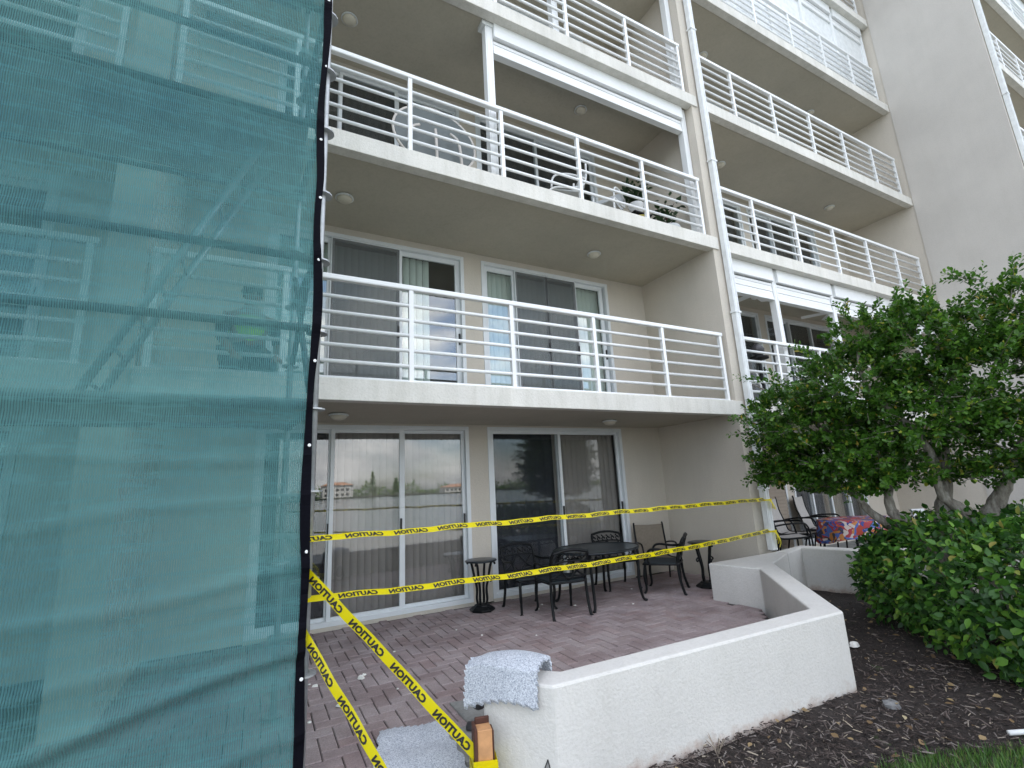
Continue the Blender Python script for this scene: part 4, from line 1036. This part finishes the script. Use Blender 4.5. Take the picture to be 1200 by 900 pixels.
tag(b.build('tablecloth', 'cloth', None, (9.65, 4.95, .012), (0, 0, R(-20)), smooth=True), 'orange and blue tropical print tablecloth on the next patio', 'tablecloth')
TT = empty('patio_table', 'table hidden under the tropical print cloth', 'table', (9.65, 4.95, 0), R(-20))
b = MB(); b.lathe([(.55, .585), (.57, .60), (.01, .61)], seg=32, sx=1.35, sy=.95); b.build('tabletop', 'iron', TT)
for sx in (-1, 1):
    for sy in (-1, 1): b = MB(); b.tube([(sx*.5, sy*.35, .59), (sx*.55, sy*.38, 0)], .02, 8); b.build('leg', 'iron', TT)
b = MB(); b.box(-.12, .12, -.02, .02, 0, .45); tag(b.build('board', 'pot_grey', None, (11.2, 4.7, .25), (R(-12), 0, R(-30)), bevel=.004), 'pale leaning board seen between the tree trunks', 'board')
fp2 = MB(); fp2.prism([(6.53, 6.24), (6.53, 4.52), (7.15, 4.55), (7.3, 3.95), (8.8, 2.5), (13.87, 2.5), (13.87, 6.24)], -.16, -.03); tag(fp2.build('side_patio', 'concrete'), kind='structure')

# ================================================================ BALCONY CONTENTS
z3 = LV[2]
t = empty('folded_table', 'round grey table tilted upright behind the third level railing', 'table', (1.86, 5.3, z3))
M_ = Matrix.Translation((0, 0, .85)) @ Matrix.Rotation(R(78), 4, 'X') @ Matrix.Rotation(R(0), 4, 'Z')
b = MB(); b.lathe([(.55, -.012), (.56, 0), (.55, .012), (.01, .012)], seg=36); b.v = [tuple(M_ @ Vector(v)) for v in b.v]; b.build('tabletop', 'grey_panel', t)
b = MB(); b.tube([tuple(M_ @ Vector((.57*math.cos(q*math.pi/20), .57*math.sin(q*math.pi/20), 0))) for q in range(41)], .018, 8); b.build('rim', 'tube_cream', t, smooth=True)
for a in (-.42, -.05, .30):
    b = MB(); b.tube(curve_pts([(a, -.18, 0), (a*.98, -.2, .35), (a*.9, -.16, .75), (a*.6, -.1, .9)], 4), .02, 8); b.build('leg', 'tube_cream', t, smooth=True)
def tubechair(label, loc, rz):
    t = empty('tube_chair', label, 'chair', loc, rz, 'white tube balcony chairs')
    for s in (-1, 1):
        b = MB(); b.tube(curve_pts([(s*.26, -.3, .9), (s*.27, -.22, .5), (s*.27, .22, .42), (s*.27, .3, .30), (s*.27, .2, .02), (s*.27, -.3, .015)], 6), .016, 8); b.build('side_frame', 'white', t, smooth=True)
        b = MB(); b.tube(curve_pts([(s*.27, -.26, .62), (s*.29, 0, .65), (s*.28, .22, .60), (s*.27, .27, .42)], 5), .015, 8); b.build('arm', 'white', t, smooth=True)
    b = MB(); b.box(-.25, .25, -.22, .24, .40, .425); b.build('seat', 'pot_grey', t, bevel=.01)
    b = MB(); b.box(-.25, .25, -.012, .012, 0, .36, Matrix.Translation((0, -.235, .47)) @ Matrix.Rotation(R(12), 4, 'X')); b.build('backrest', 'pot_grey', t, bevel=.01)
    return t
k1 = tubechair('white tube chair on the third level balcony, nearer the middle post', (3.85, 5.25, z3), R(75))
dup(k1, (4.62, 5.25, z3), R(120), 'white tube chair on the third level balcony beside the potted plant')
def plant(name, label, loc, h, spread, nl, ls, pot_m, pr, ph, thin=False, stand=None):
    t = empty(name, label, 'plant', loc)
    b = MB(); b.lathe([(pr*.72, 0), (pr*.95, ph*.8), (pr, ph*.95), (pr*.98, ph), (pr*.85, ph), (pr*.8, ph*.9), (.01, ph*.9)], seg=20); b.build('pot', pot_m, t, smooth=True)
    n = nl; rad = RNG.random(n)**.6*spread; an = RNG.random(n)*6.28; hh = ph + RNG.random(n)*h
    P = np.stack([rad*np.cos(an)*(hh-ph+.08)/(h+.08), rad*np.sin(an)*(hh-ph+.08)/(h+.08), hh], 1)
    D = np.stack([np.cos(an), np.sin(an), RNG.normal(.3, .5, n)], 1); N_ = np.stack([RNG.normal(0, .4, n), RNG.normal(0, .4, n), np.ones(n)], 1)
    V, F = scatter_leaves(P, D, N_, ls*(.6+.6*RNG.random(n)), LEAF_OV, LEAF_T)
    tag(put('foliage', np_mesh('foliage', V, F, np.repeat(RNG.random(n), 6), 'potleaf'), t), kind='stuff')
    b = MB()
    for q in range(5): a = q*1.3; b.tube(curve_pts([(0, 0, ph*.8), (.02*math.cos(a), .02*math.sin(a), ph+h*.5), (spread*.5*math.cos(a), spread*.5*math.sin(a), ph+h*.9)], 4), .005, 5)
    b.build('stem', 'bark_edge', t, smooth=True)
    return t
sd_ = empty('plant_stand', 'small black plant stand behind the third level railing', 'stand', (5.12, 5.05, z3))
for x in (-.15, .15):
    for y in (-.12, .12): b = MB(); b.tube([(x, y, 0), (x, y, .30)], .01, 6); b.build('leg', 'iron', sd_)
b = MB(); b.box(-.18, .18, -.15, .15, .30, .32); b.build('shelf', 'iron', sd_)
plant('potted_plant', 'bushy dark plant in a white pot on the black stand', (5.12, 5.05, z3+.32), .30, .26, 260, .09, 'pot_white', .12, .22)
plant('potted_plant', 'sparse orchid-like plant in a pale grey pot by the shutter post', (5.72, 5.0, z3), .45, .3, 70, .13, 'pot_grey', .2, .22)
b = MB(); b.lathe([(.05, 0), (.11, .03), (.13, .09), (.10, .16), (.05, .18), (.01, .17)], seg=18); tag(b.build('yellow_pot', 'pot_yellow', None, (4.98, 4.85, z3), smooth=True), 'round ochre pot low on the third level balcony floor', 'pot')
# right bay level two: lantern ornament and a chair
t = empty('lantern', 'dark round lantern ornament behind the right second level railing', 'ornament', (7.45, 4.95, LV[1]))
b = MB(); b.lathe([(.10, 0), (.12, .03), (.03, .06), (.03, .80), (.16, .83), (.16, .86), (.01, .86)], seg=16); b.build('pedestal', 'iron', t)
b = MB(); b.lathe([(.04, .86), (.10, .92), (.11, 1.0), (.06, 1.08), (.01, 1.10)], seg=14); b.build('globe', 'lampmetal', t, smooth=True)
dup(k1, (7.2, 5.3, LV[1]), R(160), 'white tube chair behind the right second level railing')

# ================================================================ TREE AND HEDGE
TC = np.array([6.4, 2.6]); NV = np.array([.92647, .37638]); UV = np.array([-.37638, .92647])
def tw(u, v, z): p = TC + UV*u + NV*v; return (p[0], p[1], z)
TR = empty('tree', 'multi-stemmed small tree with dense dark green crown in front of the balconies', 'tree', tw(-.15, 0, -.13))
def limb(pts, r0, r1, name='trunk', n=7):
    c = curve_pts([tw(*p) for p in pts], n); m = len(c)
    b = MB(); b.tube(c, [(r0+(r1-r0)*i/(m-1))*(1+.10*math.sin(i*1.7)+.06*math.sin(i*4.1)) for i in range(m)], 11)
    return b.build(name, 'bark', TR, smooth=True, world=True)
limb([(-.02, 0, -.15), (.0, .0, .3), (-.05, .05, .72), (-.10, .05, 1.0), (-.18, .1, 1.35), (-.25, .2, 2.0), (-.2, .2, 2.8)], .135, .02)
limb([(.0, -.02, .1), (.05, -.05, .5), (.18, -.1, .85), (.30, -.12, .98), (.33, -.1, 1.15), (.30, -.05, 1.5), (.5, .0, 2.1)], .095, .02)
limb([(.03, 0, .45), (.3, -.05, .80), (.52, -.1, 1.02), (.62, -.1, 1.2), (1.0, -.15, 1.55), (1.4, -.1, 1.9)], .06, .015, 'branch')
limb([(-.32, .1, -.15), (-.33, .1, .3), (-.36, .08, .72), (-.25, .0, 1.02), (-.12, -.05, 1.2), (-.1, -.1, 1.6)], .10, .03)
limb([(-.36, .08, .68), (-.45, .12, .95), (-.58, .12, 1.18), (-.72, .15, 1.45), (-1.0, .2, 2.1), (-1.1, .2, 3.0)], .10, .015)
limb([(-.15, .1, 1.3), (-.05, -.2, 1.8), (.3, -.4, 2.4), (.3, -.3, 3.0)], .05, .01, 'branch')
limb([(.3, -.05, 1.5), (.75, .2, 1.9), (1.2, .3, 2.4), (1.55, .2, 2.7)], .035, .008, 'branch')
limb([(-.25, .2, 2.0), (-.5, -.1, 2.6), (-.45, -.2, 3.1)], .03, .008, 'branch')
# crown: twigs that start inside lobes and end on their surfaces, each strung with leaves
lobes = [  # u, v, z, ru, rv, rz, twigs
    (1.00, .0, 2.00, .68, .75, .55, 380), (1.35, .1, 1.62, .40, .5, .26, 150), (1.25, .05, 2.25, .42, .5, .30, 150),
    (.62, .0, 1.62, .75, .85, .42, 330), (.45, .0, 2.35, .70, .85, .62, 420), (.28, -.1, 2.95, .36, .5, .42, 130),
    (-.15, .0, 2.0, .80, .95, .60, 420), (-.25, .0, 2.75, .52, .7, .55, 280), (-.20, -.05, 3.10, .26, .35, .28, 60),
    (-.8, .1, 2.2, .75, .9, .75, 420), (-.72, .1, 2.75, .5, .6, .45, 150), (-1.05, .1, 2.95, .30, .4, .48, 130), (-1.45, .2, 2.3, .6, .8, .8, 260), (-1.5, .2, 3.0, .4, .5, .4, 90), (-.9, .0, 1.55, .6, .7, .35, 160), (.1, .0, 1.42, .7, .8, .26, 170), (1.25, .1, 1.46, .45, .5, .18, 130), (.72, .0, 1.33, .55, .6, .22, 150), (-.85, .1, 1.42, .5, .6, .22, 110)]
Ps, Ds, Ns, Sz, To = [], [], [], [], []
twigs = MB()
sprigs = [((-1.2, .05, 3.0), (-1.42, 0, 3.75)), ((-1.35, .1, 2.9), (-1.75, .05, 3.65)), ((-.7, -.1, 2.9), (-.78, -.15, 3.42)), ((-.35, -.1, 3.1), (-.40, -.1, 3.42)), ((.95, -.1, 2.55), (1.75, -.1, 2.82)), ((1.3, 0, 2.1), (1.85, .05, 2.32)), ((1.4, 0, 1.65), (1.82, 0, 1.50)), ((-.95, .0, 3.0), (-.80, -.05, 3.46)), ((-1.0, .0, 3.1), (-1.12, -.05, 3.55)), ((.3, -.1, 3.1), (.42, -.1, 3.42)), ((-1.2, .1, 3.0), (-1.5, 0, 3.5)), ((.55, -.1, 2.7), (.95, -.1, 3.12)), ((-.6, -.1, 2.9), (-.62, -.15, 3.2)), ((-.1, -.1, 3.2), (-.16, -.1, 3.5)), ((1.1, 0, 2.4), (1.35, .0, 2.85)), ((-.82, -.1, 3.38), (-.52, -.15, 3.52))]
segs = []
for (a, c) in sprigs:
    for _ in range(3):
        j = RNG.normal(0, .05, 3); segs.append((np.array(tw(*a)), np.array(tw(*c))+j, 22))
for (u, v, z, ru, rv, rz, n) in lobes:
    for _ in range(n):
        d = RNG.normal(0, 1, 3); d /= np.linalg.norm(d)
        if d[2] < -.55: d[2] *= .5
        r1_ = RNG.uniform(.72, 1.0) if RNG.random() < .8 else RNG.uniform(1.0, 1.22); r0_ = r1_-RNG.uniform(.2, .4)
        ctr = np.array(tw(u, v, z)); off = np.array([*(UV*d[0]*ru + NV*d[1]*rv), d[2]*rz])
        segs.append((ctr+off*r0_, ctr+off*r1_+np.array([0, 0, RNG.uniform(-.02, .06)])+RNG.normal(0, .035, 3), int(RNG.integers(12, 19))))
for a, c, n in segs:
    ax_ = c-a; ln = np.linalg.norm(ax_); ax_ /= ln+1e-9
    side = np.cross(ax_, RNG.normal(0, 1, 3)); side /= np.linalg.norm(side)+1e-9; up = np.cross(ax_, side)
    tt = RNG.random()*.6; twb = RNG.random()
    for k in range(n):
        f = .15 + .85*k/(n-1); ang = k*2.4+RNG.normal(0, .4)
        dirv = ax_*.55 + (side*math.cos(ang)+up*math.sin(ang))*.8 + np.array([0, 0, .15])
        Ps.append(a+(c-a)*f); Ds.append(dirv); Ns.append(np.array([0, 0, 1])*.9+RNG.normal(0, .45, 3)+ax_*.3); Sz.append(RNG.uniform(.040, .068)*(1-.25*(f > .95)))
        yo = RNG.random(); To.append(min(.999, (.25*twb+.45*RNG.random()+.22*f) if yo < .97 else RNG.uniform(.9, 1)))
    if RNG.random() < .35 and ln > .05:
        twigs.tube([a, a+(c-a)*.5+RNG.normal(0, .01, 3), c], [.006, .004, .002], 4, False)
Ps, Ds, Ns, Sz, To = map(np.array, (Ps, Ds, Ns, Sz, To))
V, F = scatter_leaves(Ps, Ds, Ns, Sz, LEAF_OB, LEAF_T)
base_t = np.array(tw(-.15, 0, -.13))
tag(put('crown', np_mesh('crown', V-base_t, F, np.repeat(To, 6), 'treeleaf'), TR), kind='stuff')
tg = twigs.build('twigs', 'bark', TR, world=True); tag(tg, kind='stuff')

HB = (5.6, 2.4, -.13)
HD = empty('hedge', 'dense broad-leaved green hedge beside the mulch bed', 'hedge', HB)
hl_dz = -.08
hl = [(6.15, 2.75, .42, .48, .55, .55), (5.75, 2.15, .42, .52, .6, .62), (5.35, 1.75, .40, .5, .5, .52), (6.1, 2.3, .62, .7, .7, .48), (6.7, 2.5, .62, .8, .8, .50), (5.3, 1.25, .40, .6, .6, .62), (6.2, 1.5, .6, 1.0, .9, .55), (5.6, 1.5, .70, .6, .55, .42), (7.0, 1.9, .6, .9, .9, .55), (6.35, 3.0, .45, .3, .35, .35)]
ctr = np.array([(a[0], a[1], a[2]+hl_dz) for a in hl]); rad_ = np.array([a[3:] for a in hl])
Ps = []
while len(Ps) < 13000:
    k = int(RNG.integers(len(hl))); d = RNG.normal(0, 1, 3); d /= np.linalg.norm(d)
    p = ctr[k] + d*rad_[k]*RNG.uniform(.74, 1.06)
    if p[2] < -.08: continue
    q = (p-ctr)/rad_; dd = np.sqrt((q**2).sum(1))
    if (dd < .70).any(): continue
    Ps.append((*p, *d))
Ps = np.array(Ps); n = len(Ps); P = Ps[:, :3]; out_ = Ps[:, 3:]
N_ = out_*.9 + np.array([0, 0, .7]) + RNG.normal(0, .4, (n, 3)); D = RNG.normal(0, .85, (n, 3)) + out_*.6 + np.array([0, 0, -.25])
Sz = .038 + .058*RNG.random(n)**.8; To = np.clip(RNG.random(n)*.72 + .22*(RNG.random(n) < .12) + .08*np.clip(P[:, 2], 0, 1), 0, .999)
score = []
for i in range(n):
    px, py, pz = project(P[i]); front = -np.dot(out_[i], np.array([P[i][0], P[i][1], P[i][2]-CAM_H]))/np.linalg.norm(P[i])
    score.append((Sz[i]/pz*(.6+front) if (980 < px < 1200 and 560 < py < 880 and pz > .5 and front > .15) else -1))
order = np.argsort(-np.array(score)); ind, rst = order[:300], order[300:]
lm = []
for i in range(6):
    tm = LEAF_OV.copy(); tm[3, 2] = -.06-.04*(i % 3); tm[1:3, 1] *= 1+.08*(i-2); tm[4:6, 1] *= 1+.08*(i-2); tm[[1, 2, 4, 5], 2] = .03+.02*(i % 4)
    me = bpy.data.meshes.new('leaf'); me.from_pydata([tuple(v) for v in tm], [], [tuple(f) for f in LEAF_T]); me.update(); me.materials.append(MT['hedgeleaf']); me.shade_smooth(); lm.append(me)
for i in ind:
    X_ = Vector(D[i]).normalized(); Y_ = Vector(N_[i]).cross(X_).normalized(); Z_ = X_.cross(Y_); s = float(Sz[i])
    o = put('leaf', lm[int(i) % 6], HD); o.matrix_local = Matrix(((X_.x*s, Y_.x*s, Z_.x*s, P[i][0]-HB[0]), (X_.y*s, Y_.y*s, Z_.y*s, P[i][1]-HB[1]), (X_.z*s, Y_.z*s, Z_.z*s, P[i][2]-HB[2]), (0, 0, 0, 1)))
V, F = scatter_leaves(P[rst], D[rst], N_[rst], Sz[rst], LEAF_OV, LEAF_T)
tag(put('foliage', np_mesh('foliage', V-np.array(HB), F, np.repeat(To[rst], 6), 'hedgeleaf', True), HD), kind='stuff')
b = MB()
for q in range(26):
    x, y = random.uniform(5.9, 6.9), random.uniform(1.5, 2.5); b.tube(curve_pts([(x, y, -.15), (x+random.uniform(-.1, .1), y+random.uniform(-.1, .1), .3), (x+random.uniform(-.3, .3), y+random.uniform(-.3, .3), .85)], 3), [.012]*6+[.005], 5)
tag(b.build('stems', 'bark', HD, world=True, smooth=True), kind='stuff')

# ================================================================ ACROSS THE WATER (seen mirrored in the door glass)
def house(label, x, y, w_, d, h, two=True):
    t = empty('house', label, 'house', (x, y, -.2), 0, 'houses on the far shore')
    b = MB(); b.box(-w_/2, w_/2, -d/2, d/2, 0, h); b.build('wall', 'house', t)
    b = MB(); b.add([(-w_/2-.6, -d/2-.6, h), (w_/2+.6, -d/2-.6, h), (w_/2+.6, d/2+.6, h), (-w_/2-.6, d/2+.6, h), (-w_/4, 0, h+2), (w_/4, 0, h+2)], [(0, 1, 5, 4), (1, 2, 5), (2, 3, 4, 5), (3, 0, 4), (3, 2, 1, 0)]); b.build('roof', 'roof_tile', t)
    for lv in range(2 if two else 1):
        for i in range(int(w_/3.2)):
            xx = -w_/2+1.2+i*3.1; b = MB(); b.box(xx, xx+1.7, d/2, d/2+.05, .9+lv*3, 2.4+lv*3); b.build('window', 'seal', t)
house('white two-storey house with terracotta roof, leftmost on the far shore', -70, -318, 30, 12, 6.2)
house('white two-storey house with terracotta roof, middle of the far shore', -10, -322, 26, 12, 4.2, False)
house('white two-storey house with terracotta roof, tallest on the far shore', 45, -316, 18, 12, 7.5)
house('long low white house with terracotta roof, between the middle and the tallest', 22, -318, 16, 10, 3.6, False)
house('narrow white house with terracotta roof, left of the middle house', -38, -317, 17, 11, 5, False)
house('low white house with terracotta roof, rightmost on the far shore', 130, -320, 26, 12, 3.6, False)
n = 14000
P = np.zeros((n, 3)); P[:, 0] = RNG.uniform(-330, 420, n); hmax = 4.5+3.2*np.sin(P[:, 0]*.21)+2.4*np.sin(P[:, 0]*.083+1)+2*np.sin(P[:, 0]*.57); P[:, 2] = RNG.random(n)*np.clip(hmax, 1.5, 20); P[:, 1] = -338 + RNG.normal(0, 4, n)
V, F = scatter_leaves(P, RNG.normal(0, 1, (n, 3)), RNG.normal(0, 1, (n, 3)), RNG.uniform(.8, 2.0, n), LEAF_OB, LEAF_T)
tag(put('far_wood', np_mesh('far_wood', V, F, np.repeat(RNG.random(n), 6), 'treeleaf')), 'dark line of trees along the far shore, seen only in the door glass', 'trees', kind='stuff')
for i, (x, h, lab) in enumerate(((-38, 11, 'tall conifer left of the tallest house on the far shore'), (70, 15, 'tallest conifer, right of the tallest house on the far shore'), (86, 10, 'shorter conifer farthest right on the far shore'))):
    n = 400; P = np.zeros((n, 3)); P[:, 2] = RNG.random(n)*h+1; an = RNG.random(n)*6.28; q = (1-(P[:, 2]-1)/h)*2.6+.1; P[:, 0] = np.cos(an)*q; P[:, 1] = np.sin(an)*q
    V, F = scatter_leaves(P, RNG.normal(0, 1, (n, 3)), RNG.normal(0, 1, (n, 3)), RNG.uniform(.7, 1.5, n), LEAF_OB, LEAF_T)
    t = empty('conifer', lab, 'tree', (x, -328, -.2), 0, 'conifers on the far shore')
    tag(put('crown', np_mesh('crown', V, F, np.repeat(RNG.random(n), 6), 'treeleaf'), t), kind='stuff')
    b = MB(); b.tube([(0, 0, 0), (0, 0, h*.7)], [.3, .12], 7); b.build('trunk', 'bark', t)
